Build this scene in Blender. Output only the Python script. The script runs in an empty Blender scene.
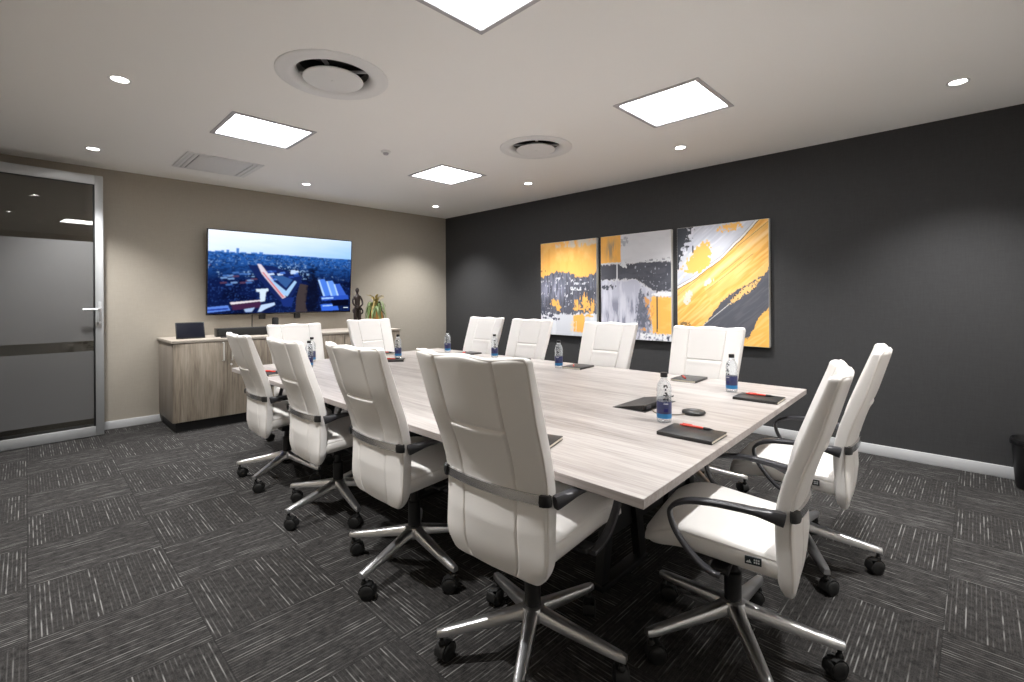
import bpy, bmesh, math, random
import numpy as np
from mathutils import Vector, Matrix

random.seed(7)
PI = math.pi
SC = bpy.context.scene
COL = SC.collection

# ------------------------------------------------------------------ materials
def new_mat(name):
    m = bpy.data.materials.new(name)
    m.use_nodes = True
    nt = m.node_tree
    for n in list(nt.nodes):
        nt.nodes.remove(n)
    out = nt.nodes.new('ShaderNodeOutputMaterial')
    return m, nt, out

def srgb(r, g, b):
    f = lambda c: (c / 12.92 if c <= .04045 else ((c + .055) / 1.055) ** 2.4)
    return (f(r / 255), f(g / 255), f(b / 255), 1)

def pbr(name, col, rough=.5, metal=0., bump=None, var=None, spec=.5, coat=0.):
    """principled with optional noise colour variation (scale, amount) and bump (scale, strength)"""
    m, nt, out = new_mat(name)
    b = nt.nodes.new('ShaderNodeBsdfPrincipled')
    b.inputs['Base Color'].default_value = col
    b.inputs['Roughness'].default_value = rough
    b.inputs['Metallic'].default_value = metal
    b.inputs['Specular IOR Level'].default_value = spec
    b.inputs['Coat Weight'].default_value = coat
    nt.links.new(b.outputs[0], out.inputs[0])
    tc = nt.nodes.new('ShaderNodeTexCoord')
    if var:
        n = nt.nodes.new('ShaderNodeTexNoise')
        n.inputs['Scale'].default_value = var[0]
        n.inputs['Detail'].default_value = 4
        nt.links.new(tc.outputs['Object'], n.inputs['Vector'])
        mx = nt.nodes.new('ShaderNodeMix'); mx.data_type = 'RGBA'
        mx.inputs['A'].default_value = tuple(c * (1 - var[1]) for c in col[:3]) + (1,)
        mx.inputs['B'].default_value = tuple(min(1, c * (1 + var[1])) for c in col[:3]) + (1,)
        nt.links.new(n.outputs['Fac'], mx.inputs['Factor'])
        nt.links.new(mx.outputs['Result'], b.inputs['Base Color'])
    if bump:
        n = nt.nodes.new('ShaderNodeTexNoise')
        n.inputs['Scale'].default_value = bump[0]
        n.inputs['Detail'].default_value = 3
        nt.links.new(tc.outputs['Object'], n.inputs['Vector'])
        bp = nt.nodes.new('ShaderNodeBump')
        bp.inputs['Strength'].default_value = bump[1]
        bp.inputs['Distance'].default_value = .002
        nt.links.new(n.outputs['Fac'], bp.inputs['Height'])
        nt.links.new(bp.outputs[0], b.inputs['Normal'])
    return m

def emit(name, col, strength):
    m, nt, out = new_mat(name)
    e = nt.nodes.new('ShaderNodeEmission')
    e.inputs['Color'].default_value = col
    e.inputs['Strength'].default_value = strength
    nt.links.new(e.outputs[0], out.inputs[0])
    return m

def mth(nt, op, a, b=None, c=None):
    n = nt.nodes.new('ShaderNodeMath'); n.operation = op
    for i, v in enumerate((a, b, c)):
        if v is None: continue
        if isinstance(v, (int, float)): n.inputs[i].default_value = v
        else: nt.links.new(v, n.inputs[i])
    return n.outputs[0]

def wood(name, c_dark, c_mid, c_light, axis, rough=.45, stretch=1.0, contrast=1.0):
    """streaky oak laminate; grain runs along `axis` (0,1,2) of object space"""
    m, nt, out = new_mat(name)
    b = nt.nodes.new('ShaderNodeBsdfPrincipled')
    b.inputs['Roughness'].default_value = rough
    nt.links.new(b.outputs[0], out.inputs[0])
    tc = nt.nodes.new('ShaderNodeTexCoord')
    def layer(scl_across, scl_along, detail, seed):
        mp = nt.nodes.new('ShaderNodeMapping')
        s = [scl_across] * 3; s[axis] = scl_along * stretch
        mp.inputs['Scale'].default_value = s
        mp.inputs['Location'].default_value = (seed, seed * 1.7, seed * .6)
        nt.links.new(tc.outputs['Object'], mp.inputs['Vector'])
        n = nt.nodes.new('ShaderNodeTexNoise')
        n.inputs['Scale'].default_value = 1; n.inputs['Detail'].default_value = detail
        n.inputs['Distortion'].default_value = .6
        nt.links.new(mp.outputs[0], n.inputs['Vector'])
        return n.outputs['Fac']
    a = layer(9, .9, 4, 1.3); c = layer(60, 3.0, 3, 4.1); d = layer(180, 7, 2, 7.7)
    s = mth(nt, 'ADD', mth(nt, 'MULTIPLY', a, .5), mth(nt, 'ADD', mth(nt, 'MULTIPLY', c, .35), mth(nt, 'MULTIPLY', d, .25)))
    s = mth(nt, 'ADD', mth(nt, 'MULTIPLY', mth(nt, 'SUBTRACT', s, .55), contrast), .55)
    r = nt.nodes.new('ShaderNodeValToRGB')
    r.color_ramp.elements[0].position = .38; r.color_ramp.elements[0].color = c_dark
    r.color_ramp.elements[1].position = .70; r.color_ramp.elements[1].color = c_light
    e = r.color_ramp.elements.new(.54); e.color = c_mid
    nt.links.new(s, r.inputs[0])
    nt.links.new(r.outputs[0], b.inputs['Base Color'])
    bp = nt.nodes.new('ShaderNodeBump'); bp.inputs['Strength'].default_value = .12; bp.inputs['Distance'].default_value = .001
    nt.links.new(d, bp.inputs['Height']); nt.links.new(bp.outputs[0], b.inputs['Normal'])
    return m

def carpet_mat():
    m, nt, out = new_mat('carpet_tiles')
    b = nt.nodes.new('ShaderNodeBsdfPrincipled')
    b.inputs['Roughness'].default_value = .95
    b.inputs['Specular IOR Level'].default_value = .15
    nt.links.new(b.outputs[0], out.inputs[0])
    tc = nt.nodes.new('ShaderNodeTexCoord')
    sep = nt.nodes.new('ShaderNodeSeparateXYZ'); nt.links.new(tc.outputs['Object'], sep.inputs[0])
    T = .5
    tx = mth(nt, 'DIVIDE', sep.outputs[0], T)
    ty = mth(nt, 'DIVIDE', mth(nt, 'SUBTRACT', sep.outputs[1], .1), T)
    ix = mth(nt, 'FLOOR', tx); iy = mth(nt, 'FLOOR', ty)
    par = mth(nt, 'MODULO', mth(nt, 'ADD', mth(nt, 'ADD', ix, iy), 200), 2)       # 1 = lines along Y
    # u = across the lines, v = along the lines (metres)
    def mixv(f, a, c):
        mx = nt.nodes.new('ShaderNodeMix'); mx.data_type = 'FLOAT'
        nt.links.new(f, mx.inputs['Factor']); nt.links.new(a, mx.inputs['A']); nt.links.new(c, mx.inputs['B'])
        return mx.outputs['Result']
    u = mixv(par, sep.outputs[1], sep.outputs[0])
    v = mixv(par, sep.outputs[0], sep.outputs[1])
    pitch = .0152
    k = mth(nt, 'FLOOR', mth(nt, 'DIVIDE', u, pitch))
    fr = mth(nt, 'FRACT', mth(nt, 'DIVIDE', u, pitch))
    tile = mth(nt, 'ADD', mth(nt, 'MULTIPLY', ix, 13.37), mth(nt, 'MULTIPLY', iy, 7.91))
    line = mth(nt, 'SUBTRACT', 1.25, mth(nt, 'MULTIPLY', mth(nt, 'ABSOLUTE', mth(nt, 'SUBTRACT', fr, .5)), 6.0))
    line = mth(nt, 'MINIMUM', mth(nt, 'MAXIMUM', line, 0), 1)
    rk = nt.nodes.new('ShaderNodeTexWhiteNoise'); rk.noise_dimensions = '2D'
    cxk = nt.nodes.new('ShaderNodeCombineXYZ'); nt.links.new(k, cxk.inputs[0]); nt.links.new(tile, cxk.inputs[1])
    nt.links.new(cxk.outputs[0], rk.inputs['Vector'])
    rnd = rk.outputs['Value']
    def wn(seed, vv):
        cx = nt.nodes.new('ShaderNodeCombineXYZ')
        nt.links.new(mth(nt, 'ADD', vv, mth(nt, 'MULTIPLY', rnd, 400 + seed)), cx.inputs[0])
        cx.inputs[1].default_value = seed
        n = nt.nodes.new('ShaderNodeTexNoise'); n.noise_dimensions = '2D'; n.inputs['Scale'].default_value = 1.0; n.inputs['Detail'].default_value = 1
        nt.links.new(cx.outputs[0], n.inputs['Vector'])
        return n.outputs['Fac']
    d1 = wn(3., mth(nt, 'MULTIPLY', v, 5.5))         # dashes
    dash = mth(nt, 'MINIMUM', mth(nt, 'MAXIMUM', mth(nt, 'MULTIPLY', mth(nt, 'SUBTRACT', d1, .47), 9.0), .0), 1)
    amp = mth(nt, 'MINIMUM', mth(nt, 'MAXIMUM', mth(nt, 'MULTIPLY', mth(nt, 'SUBTRACT', mth(nt, 'FRACT', mth(nt, 'MULTIPLY', rnd, 7.31)), .15), 1.25), .12), .85)
    bright = mth(nt, 'MULTIPLY', mth(nt, 'MULTIPLY', line, mth(nt, 'ADD', mth(nt, 'MULTIPLY', dash, .85), .12)), amp)
    # loop pile grain
    n = nt.nodes.new('ShaderNodeTexNoise'); n.inputs['Scale'].default_value = 260; n.inputs['Detail'].default_value = 2
    nt.links.new(tc.outputs['Object'], n.inputs['Vector'])
    n2 = wn(91., mth(nt, 'MULTIPLY', v, 30.0))
    base = mth(nt, 'ADD', mth(nt, 'MULTIPLY', n.outputs['Fac'], .6), mth(nt, 'MULTIPLY', n2, .6))
    rp = nt.nodes.new('ShaderNodeValToRGB')
    rp.color_ramp.elements[0].position = .35; rp.color_ramp.elements[0].color = srgb(*CARPET_LO)
    rp.color_ramp.elements[1].position = .8; rp.color_ramp.elements[1].color = srgb(*CARPET_HI)
    nt.links.new(base, rp.inputs[0])
    mx = nt.nodes.new('ShaderNodeMix'); mx.data_type = 'RGBA'
    nt.links.new(bright, mx.inputs['Factor']); nt.links.new(rp.outputs[0], mx.inputs['A'])
    mx.inputs['B'].default_value = srgb(*CARPET_LINE)
    # tile joint
    def joint(t):
        f = mth(nt, 'FRACT', t)
        d = mth(nt, 'MINIMUM', f, mth(nt, 'SUBTRACT', 1, f))
        return mth(nt, 'LESS_THAN', d, .004)
    jn = mth(nt, 'MAXIMUM', joint(tx), joint(ty))
    mx2 = nt.nodes.new('ShaderNodeMix'); mx2.data_type = 'RGBA'
    nt.links.new(mth(nt, 'MULTIPLY', jn, .4), mx2.inputs['Factor']); nt.links.new(mx.outputs['Result'], mx2.inputs['A'])
    mx2.inputs['B'].default_value = srgb(14, 14, 14)
    nt.links.new(mx2.outputs['Result'], b.inputs['Base Color'])
    bp = nt.nodes.new('ShaderNodeBump'); bp.inputs['Strength'].default_value = .5; bp.inputs['Distance'].default_value = .003
    nt.links.new(mth(nt, 'ADD', n.outputs['Fac'], line), bp.inputs['Height']); nt.links.new(bp.outputs[0], b.inputs['Normal'])
    return m

def wall_mat(name, col, vscale, amt, rough=.85, spec=.3):
    """wallcovering with a fine woven, slightly vertical texture"""
    m, nt, out = new_mat(name)
    b = nt.nodes.new('ShaderNodeBsdfPrincipled'); b.inputs['Roughness'].default_value = rough
    b.inputs['Specular IOR Level'].default_value = spec
    nt.links.new(b.outputs[0], out.inputs[0])
    tc = nt.nodes.new('ShaderNodeTexCoord')
    def nz(s):
        mp = nt.nodes.new('ShaderNodeMapping'); mp.inputs['Scale'].default_value = s
        nt.links.new(tc.outputs['Object'], mp.inputs['Vector'])
        n = nt.nodes.new('ShaderNodeTexNoise'); n.inputs['Scale'].default_value = 1; n.inputs['Detail'].default_value = 3
        nt.links.new(mp.outputs[0], n.inputs['Vector']); return n.outputs['Fac']
    f = mth(nt, 'ADD', mth(nt, 'MULTIPLY', nz((vscale, vscale, 14)), .5), mth(nt, 'MULTIPLY', nz((14, 14, vscale)), .5))
    mx = nt.nodes.new('ShaderNodeMix'); mx.data_type = 'RGBA'
    mx.inputs['A'].default_value = tuple(c * (1 - amt) for c in col[:3]) + (1,)
    mx.inputs['B'].default_value = tuple(c * (1 + amt) for c in col[:3]) + (1,)
    nt.links.new(f, mx.inputs['Factor']); nt.links.new(mx.outputs['Result'], b.inputs['Base Color'])
    bp = nt.nodes.new('ShaderNodeBump'); bp.inputs['Strength'].default_value = .15; bp.inputs['Distance'].default_value = .001
    nt.links.new(f, bp.inputs['Height']); nt.links.new(bp.outputs[0], b.inputs['Normal'])
    return m

def glass_mat(name, tint, refl=.08, rough=.0, frost=None, fgain=1.):
    """thin pane: see-through tint + mirror coat; frost = (amount, colour) adds a scattering film"""
    m, nt, out = new_mat(name)
    tr = nt.nodes.new('ShaderNodeBsdfTransparent'); tr.inputs[0].default_value = tint
    gl = nt.nodes.new('ShaderNodeBsdfGlossy'); gl.inputs['Roughness'].default_value = rough
    fr = nt.nodes.new('ShaderNodeFresnel'); fr.inputs['IOR'].default_value = 1.5
    mx = nt.nodes.new('ShaderNodeMixShader')
    nt.links.new(mth(nt, 'MULTIPLY_ADD', fr.outputs[0], fgain, refl), mx.inputs[0])
    base = tr
    if frost:
        df = nt.nodes.new('ShaderNodeBsdfDiffuse'); df.inputs[0].default_value = frost[1]
        tl = nt.nodes.new('ShaderNodeBsdfTranslucent'); tl.inputs[0].default_value = frost[1]
        ad = nt.nodes.new('ShaderNodeMixShader'); ad.inputs[0].default_value = .4
        nt.links.new(df.outputs[0], ad.inputs[1]); nt.links.new(tl.outputs[0], ad.inputs[2])
        m2 = nt.nodes.new('ShaderNodeMixShader'); m2.inputs[0].default_value = frost[0]
        nt.links.new(tr.outputs[0], m2.inputs[1]); nt.links.new(ad.outputs[0], m2.inputs[2])
        base = m2
    nt.links.new(base.outputs[0], mx.inputs[1]); nt.links.new(gl.outputs[0], mx.inputs[2])
    nt.links.new(mx.outputs[0], out.inputs[0])
    return m

def attr_mat(name, emission=0., rough=.6, coat=0.):
    m, nt, out = new_mat(name)
    at = nt.nodes.new('ShaderNodeAttribute'); at.attribute_name = 'paint'
    if emission:
        e = nt.nodes.new('ShaderNodeEmission'); e.inputs['Strength'].default_value = emission
        nt.links.new(at.outputs['Color'], e.inputs['Color'])
        nt.links.new(e.outputs[0], out.inputs[0])
    else:
        b = nt.nodes.new('ShaderNodeBsdfPrincipled'); b.inputs['Roughness'].default_value = rough
        nt.links.new(at.outputs['Color'], b.inputs['Base Color'])
        nt.links.new(b.outputs[0], out.inputs[0])
    return m

CARPET_LO = (22, 21, 21); CARPET_HI = (61, 59, 58); CARPET_LINE = (136, 135, 133)
PANEL_STRENGTH = 23.0
SPOT_WATTS = 200.0

M = {}
M['carpet'] = carpet_mat()
M['ceiling'] = pbr('ceiling_paint', srgb(244, 243, 241), .9, bump=(90, .05))
M['wall_light'] = wall_mat('pale_wallcovering', srgb(226, 222, 216), 160, .08)
M['wall_taupe'] = wall_mat('taupe_wallcovering', srgb(164, 157, 146), 160, .12)
M['wall_dark'] = wall_mat('charcoal_wallcovering', srgb(59, 59, 60), 160, .28)
M['skirting'] = pbr('skirting_paint', srgb(196, 197, 199), .45)
M['leather'] = pbr('white_leather', srgb(233, 230, 227), .42, bump=(140, .10), var=(6, .03))
M['leather_back'] = pbr('white_leather_piping', srgb(222, 217, 212), .45)
M['chrome'] = pbr('polished_aluminium', (.80, .80, .81, 1), .30, 1.0)
M['brushed'] = pbr('satin_bar_metal', (.62, .62, .63, 1), .22, 1.0)
M['alu'] = pbr('silver_anodised_aluminium', srgb(186, 188, 190), .38, .55)
M['black_plastic'] = pbr('black_plastic', srgb(22, 22, 23), .38)
M['arm_plastic'] = pbr('dark_grey_arm_plastic', srgb(54, 54, 58), .36)
M['black_metal'] = pbr('black_powder_coat', srgb(16, 16, 17), .5)
M['rubber'] = pbr('black_caster_rubber', srgb(18, 18, 18), .55)
M['table'] = wood('pale_ash_laminate', srgb(132, 125, 121), srgb(160, 153, 149), srgb(178, 173, 169), 1, .40, contrast=1.2)
M['table_edge'] = wood('pale_ash_edge', srgb(128, 119, 116), srgb(150, 142, 138), srgb(166, 159, 155), 1, .5)
M['cab'] = wood('grey_oak_door', srgb(104, 93, 81), srgb(143, 132, 118), srgb(164, 153, 139), 2, .5, contrast=1.25)
M['cab_side'] = wood('grey_oak_side', srgb(118, 108, 98), srgb(138, 129, 119), srgb(152, 143, 133), 2, .5)
M['cab_top'] = wood('grey_oak_worktop', srgb(154, 143, 132), srgb(172, 163, 152), srgb(186, 178, 168), 0, .45)
M['handle'] = pbr('satin_nickel', srgb(220, 218, 213), .4, .35)
M['glass_clear'] = glass_mat('door_glass_clear', (.68, .68, .66, 1), .03)
M['glass_frost'] = glass_mat('door_glass_frost', (.7, .7, .7, 1), .02, .25, frost=(.58, srgb(150, 150, 150)))
M['panel_light'] = emit('led_panel_diffuser', (.985, .993, 1, 1), PANEL_STRENGTH)
M['spot_light'] = emit('downlight_lens', (1, .96, .90, 1), 30)
M['fixture_white'] = pbr('white_enamel', srgb(226, 226, 226), .5)
M['fixture_grey'] = pbr('grey_frame_enamel', srgb(176, 174, 178), .45)
M['throat'] = pbr('grey_duct_throat', srgb(112, 110, 107), .7)
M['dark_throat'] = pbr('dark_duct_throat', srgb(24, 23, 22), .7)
M['tv_black'] = pbr('gloss_black_bezel', srgb(14, 14, 16), .25)
M['screen'] = attr_mat('tv_picture', 1.15)
M['canvas_print'] = attr_mat('canvas_print', 0, .7)
M['canvas_side'] = pbr('canvas_side_white', srgb(206, 204, 200), .8)
M['canvas_frame_dark'] = pbr('float_frame_black', srgb(24, 24, 25), .5)
M['glossy_dark'] = pbr('dark_glass_screen', srgb(16, 18, 30), .2, spec=.2)
M['bar_cloth'] = pbr('soundbar_cloth', srgb(30, 30, 30), .9, bump=(300, .3))
M['bronze'] = pbr('dark_bronze', srgb(38, 28, 24), .4, .2, bump=(40, .2))
M['leaf'] = pbr('plant_leaf', srgb(104, 122, 74), .5, var=(12, .35))
M['leaf_dry'] = pbr('plant_leaf_yellow', srgb(150, 132, 72), .5, var=(14, .35))
M['amber'] = pbr('amber_glazed_vase', srgb(150, 104, 52), .3, var=(9, .3))
M['soil'] = pbr('potting_soil', srgb(52, 40, 30), .95, var=(60, .4))
M['notebook'] = pbr('black_leatherette', srgb(38, 37, 36), .42, bump=(220, .2))
M['paper'] = pbr('cream_paper', srgb(236, 230, 214), .8)
M['pen_red'] = pbr('red_pen_barrel', srgb(214, 62, 48), .3)
M['bottle'] = glass_mat('clear_bottle_plastic', (.97, .975, .98, 1), .0, .06, frost=(.22, (.92, .94, .96, 1)), fgain=.3)
M['water'] = glass_mat('bottled_water', (.975, .988, .995, 1), .0, .0, fgain=.12)
M['label_blue'] = pbr('bottle_label_blue', srgb(54, 57, 96), .4, var=(80, .35))
M['label_cyan'] = pbr('bottle_label_cyan', srgb(38, 116, 168), .4, var=(60, .2))
M['ink'] = pbr('black_ink', srgb(20, 20, 24), .5)
M['label_white'] = pbr('bottle_label_white', srgb(232, 236, 240), .45)
M['tag'] = pbr('woven_tag_dark', srgb(26, 38, 44), .7)
M['tag_mark'] = pbr('woven_tag_white', srgb(222, 226, 226), .7)
M['cable'] = pbr('grey_cable', srgb(120, 112, 100), .5)
M['switch'] = pbr('switch_white', srgb(232, 232, 230), .4)
M['socket'] = pbr('socket_grey', srgb(88, 88, 92), .35)
M['outer'] = pbr('plain_paint', srgb(150, 146, 138), .85, var=(5, .04))

# ------------------------------------------------------------------ mesh helpers
class MB:
    def __init__(s): s.v = []; s.f = []; s.mi = []; s.cur = 0
    def add(s, vs, fs):
        o = len(s.v); s.v += [tuple(p) for p in vs]
        s.f += [tuple(i + o for i in f) for f in fs]; s.mi += [s.cur] * len(fs)
        return s
    def box(s, x0, x1, y0, y1, z0, z1, bev=0., seg=2, mat=None):
        bm = bmesh.new()
        bmesh.ops.create_cube(bm, size=1)
        for v in bm.verts:
            v.co = Vector(((x0 + x1) / 2 + v.co.x * (x1 - x0), (y0 + y1) / 2 + v.co.y * (y1 - y0), (z0 + z1) / 2 + v.co.z * (z1 - z0)))
        if bev > 0:
            bmesh.ops.bevel(bm, geom=list(bm.edges), offset=bev, segments=seg, profile=.5, affect='EDGES')
        if mat is not None: bmesh.ops.transform(bm, matrix=mat, verts=bm.verts)
        bm.verts.index_update()
        s.add([v.co for v in bm.verts], [[v.index for v in f.verts] for f in bm.faces]); bm.free()
        return s
    def prism(s, poly, z0, z1):
        n = len(poly)
        vs = [(x, y, z0) for x, y in poly] + [(x, y, z1) for x, y in poly]
        fs = [tuple(reversed(range(n))), tuple(range(n, 2 * n))] + [(i, (i + 1) % n, n + (i + 1) % n, n + i) for i in range(n)]
        return s.add(vs, fs)
    def lathe(s, prof, n=32, c=(0, 0, 0), axis='z', cap=True):
        vs = []; fs = []
        for r, z in prof:
            for k in range(n):
                a = 2 * PI * k / n
                p = (r * math.cos(a), r * math.sin(a), z)
                if axis == 'x': p = (p[2], p[0], p[1])
                if axis == 'y': p = (p[1], p[2], p[0])
                vs.append((p[0] + c[0], p[1] + c[1], p[2] + c[2]))
        for i in range(len(prof) - 1):
            for k in range(n):
                k2 = (k + 1) % n
                fs.append((i * n + k, i * n + k2, (i + 1) * n + k2, (i + 1) * n + k))
        if cap:
            if prof[0][0] > 1e-5: fs.append(tuple(reversed(range(n))))
            if prof[-1][0] > 1e-5: fs.append(tuple(range((len(prof) - 1) * n, len(prof) * n)))
        return s.add(vs, fs)
    def rings(s, rings, cap=True, closed=True):
        n = len(rings[0]); vs = [p for r in rings for p in r]; fs = []
        for i in range(len(rings) - 1):
            for k in range(n if closed else n - 1):
                k2 = (k + 1) % n
                fs.append((i * n + k, i * n + k2, (i + 1) * n + k2, (i + 1) * n + k))
        if cap:
            fs.append(tuple(reversed(range(n)))); fs.append(tuple(range((len(rings) - 1) * n, len(rings) * n)))
        return s.add(vs, fs)
    def sweep(s, pts, sect, up=Vector((0, 0, 1)), widths=None, cap=True):
        """sweep a 2-D section (list of (a,b)) along pts; a = side axis, b = normal axis"""
        pts = [Vector(p) for p in pts]; R = []
        for i, p in enumerate(pts):
            t = (pts[min(i + 1, len(pts) - 1)] - pts[max(i - 1, 0)]).normalized()
            side = t.cross(up)
            if side.length < 1e-4: side = t.cross(Vector((1, 0, 0)))
            side.normalize(); nrm = side.cross(t).normalized()
            w = widths[i] if widths else (1, 1)
            R.append([tuple(p + side * a * w[0] + nrm * b * w[1]) for a, b in sect])
        return s.rings(R, cap)
    def tube(s, pts, r, n=10, cap=True):
        pts = [Vector(p) for p in pts]
        sect = [(math.cos(2 * PI * k / n), math.sin(2 * PI * k / n)) for k in range(n)]
        rr = r if isinstance(r, (list, tuple)) else [r] * len(pts)
        # parallel transport frame
        R = []; nrm = None
        for i, p in enumerate(pts):
            t = (pts[min(i + 1, len(pts) - 1)] - pts[max(i - 1, 0)]).normalized()
            if nrm is None:
                nrm = t.cross(Vector((0, 0, 1)))
                if nrm.length < 1e-3: nrm = t.cross(Vector((1, 0, 0)))
            nrm = (nrm - t * nrm.dot(t)).normalized(); bi = t.cross(nrm)
            R.append([tuple(p + nrm * a * rr[i] + bi * b * rr[i]) for a, b in sect])
        return s.rings(R, cap)
    def build(s, name, mats, parent=None, smooth=35, loc=None, rot=None):
        me = bpy.data.meshes.new(name); me.from_pydata(s.v, [], s.f)
        for m in (mats if isinstance(mats, (list, tuple)) else [mats]): me.materials.append(m)
        me.polygons.foreach_set('material_index', s.mi)
        bm = bmesh.new(); bm.from_mesh(me); bmesh.ops.recalc_face_normals(bm, faces=bm.faces); bm.to_mesh(me); bm.free()
        if smooth:
            me.polygons.foreach_set('use_smooth', [True] * len(me.polygons))
            me.set_sharp_from_angle(angle=math.radians(smooth))
        o = bpy.data.objects.new(name, me); COL.objects.link(o)
        if parent: o.parent = parent
        if loc: o.location = loc
        if rot: o.rotation_euler = rot
        return o

def tag(o, label, cat=None, group=None, kind=None):
    if label: o['label'] = label
    if cat: o['category'] = cat
    if group: o['group'] = group
    if kind: o['kind'] = kind
    return o
def thing(name, label, cat, loc=(0, 0, 0), rz=0., group=None, kind=None):
    o = bpy.data.objects.new(name, None); COL.objects.link(o)
    o.empty_display_size = .1; o.location = loc; o.rotation_euler = (0, 0, rz)
    return tag(o, label, cat, group, kind)
def struct(o, label, cat='structure'): return tag(o, label, cat, kind='structure')
def copy_tree(root):
    def cp(o, par):
        c = o.copy(); COL.objects.link(c)
        if par: c.parent = par
        for ch in list(o.children): cp(ch, c)
        return c
    return cp(root, None)
def spline(P, n=8):
    """Catmull-Rom through control points"""
    P = [Vector(p) for p in P]; Q = [P[0]] + P + [P[-1]]; o = []
    for i in range(1, len(Q) - 2):
        a, b, c, d = Q[i - 1:i + 3]
        for k in range(n):
            t = k / n
            o.append(.5 * ((2 * b) + (c - a) * t + (2 * a - 5 * b + 4 * c - d) * t * t + (3 * b - a - 3 * c + d) * t ** 3))
    o.append(P[-1]); return o
def lerp_table(T, x):
    if x <= T[0][0]: return T[0][1]
    for (a, b), (c, d) in zip(T, T[1:]):
        if x <= c: return b + (d - b) * (x - a) / (c - a)
    return T[-1][1]
def smooth_table(T, x, w=.03):
    return sum(lerp_table(T, x + k * w / 3) for k in (-3, -2, -1, 0, 1, 2, 3)) / 7

# ------------------------------------------------------------------ the room
RX0, RX1, RY0, RY1, H = -.40, 4.903, -.72, 6.336, 2.652
PANELS = [(3.18, 1.515), (1.335, 4.08), (3.205, 4.11), (1.325, 1.495)]
DIFFS = [(1.305, 2.775), (3.19, 2.81)]
SPOTS = [(.405, 3.72), (.42, 5.572), (2.28, 5.56), (4.155, 5.60), (4.11, 3.744), (4.11, 1.897), (4.11, .08)]
HIDDEN_SPOTS = [(.405, 1.9), (2.28, .08)]

fl = MB().box(RX0 - 1.3, RX1 + .1, RY0 - .1, RY1 + .1, -.08, 0).build('floor', M['carpet'], smooth=0)
struct(fl, 'dark grey carpet tiles with pale pinstripes laid quarter turned', 'floor')

bm = bmesh.new()
def loop(pts):
    vs = [bm.verts.new((x, y, H)) for x, y in pts]
    return [bm.edges.new((vs[i], vs[(i + 1) % len(vs)])) for i in range(len(vs))]
ed = loop([(RX0 - 1.3, RY0 - .1), (RX1 + .1, RY0 - .1), (RX1 + .1, RY1 + .1), (RX0 - 1.3, RY1 + .1)])
PH = .288
for x, y in PANELS: ed += loop([(x - PH, y - PH), (x - PH, y + PH), (x + PH, y + PH), (x + PH, y - PH)])
circ = lambda x, y, r, n=40: [(x + r * math.cos(2 * PI * k / n), y + r * math.sin(2 * PI * k / n)) for k in range(n)]
for x, y in DIFFS: ed += loop(circ(x, y, .235))
for x, y in SPOTS + HIDDEN_SPOTS: ed += loop(circ(x, y, .047, 24))
bmesh.ops.triangle_fill(bm, edges=ed, use_beauty=True, use_dissolve=False)
me = bpy.data.meshes.new('ceiling'); bm.to_mesh(me); bm.free(); me.materials.append(M['ceiling'])
ce = bpy.data.objects.new('ceiling', me); COL.objects.link(ce)
struct(ce, 'off white plastered ceiling with recessed lights', 'ceiling')
up = MB().box(RX0 - 1.3, RX1 + .1, RY0 - .1, RY1 + .1, H + .25, H + .30).build('ceiling_void', M['dark_throat'], smooth=0)
struct(up, 'dark slab above the ceiling', 'ceiling')

w = MB().box(RX0 - 1.3, RX1 + .1, RY1, RY1 + .1, 0, H + .25).build('wall_back', M['wall_taupe'], smooth=0)
struct(w, 'taupe textured wall carrying the television', 'wall')
w = MB().box(RX1, RX1 + .1, RY0 - .1, RY1, 0, H + .25).build('wall_right', M['wall_dark'], smooth=0)
struct(w, 'charcoal textured wall carrying the three paintings', 'wall')
mb = MB().box(RX0 - .1, RX0, RY0 - .1, 5.12, 0, H + .25).box(RX0 - .1, RX0, 6.10, RY1, 0, H + .25).box(RX0 - .1, RX0, 5.12, 6.10, 2.56, H + .25)
w = mb.build('wall_left', M['wall_taupe'], smooth=0)
struct(w, 'taupe wall with the door opening beside the camera', 'wall')
w = MB().box(RX0, RX1, RY0 - .1, RY0, 0, H + .25).build('wall_front', M['wall_light'], smooth=0)
struct(w, 'plain wall behind the camera', 'wall')
w = MB().box(RX0 - 1.3, RX0 - 1.2, RY0 - .1, RY1, 0, H + .25).box(RX0 - 1.2, RX0 - .1, RY0 - .1, RY0, 0, H + .25).build('wall_passage', M['outer'], smooth=0)
struct(w, 'plain wall of the passage outside the door', 'wall')

b = MB().box(RX0, RX1 - .014, RY1 - .014, RY1, 0, .081, .003).build('baseboard_back', M['skirting'])
struct(b, 'pale grey skirting along the taupe wall', 'baseboard')
b = MB().box(RX1 - .014, RX1, RY0, RY1 - .014, 0, .085, .003).build('baseboard_right', M['skirting'])
struct(b, 'pale grey skirting along the charcoal wall', 'baseboard')

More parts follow.
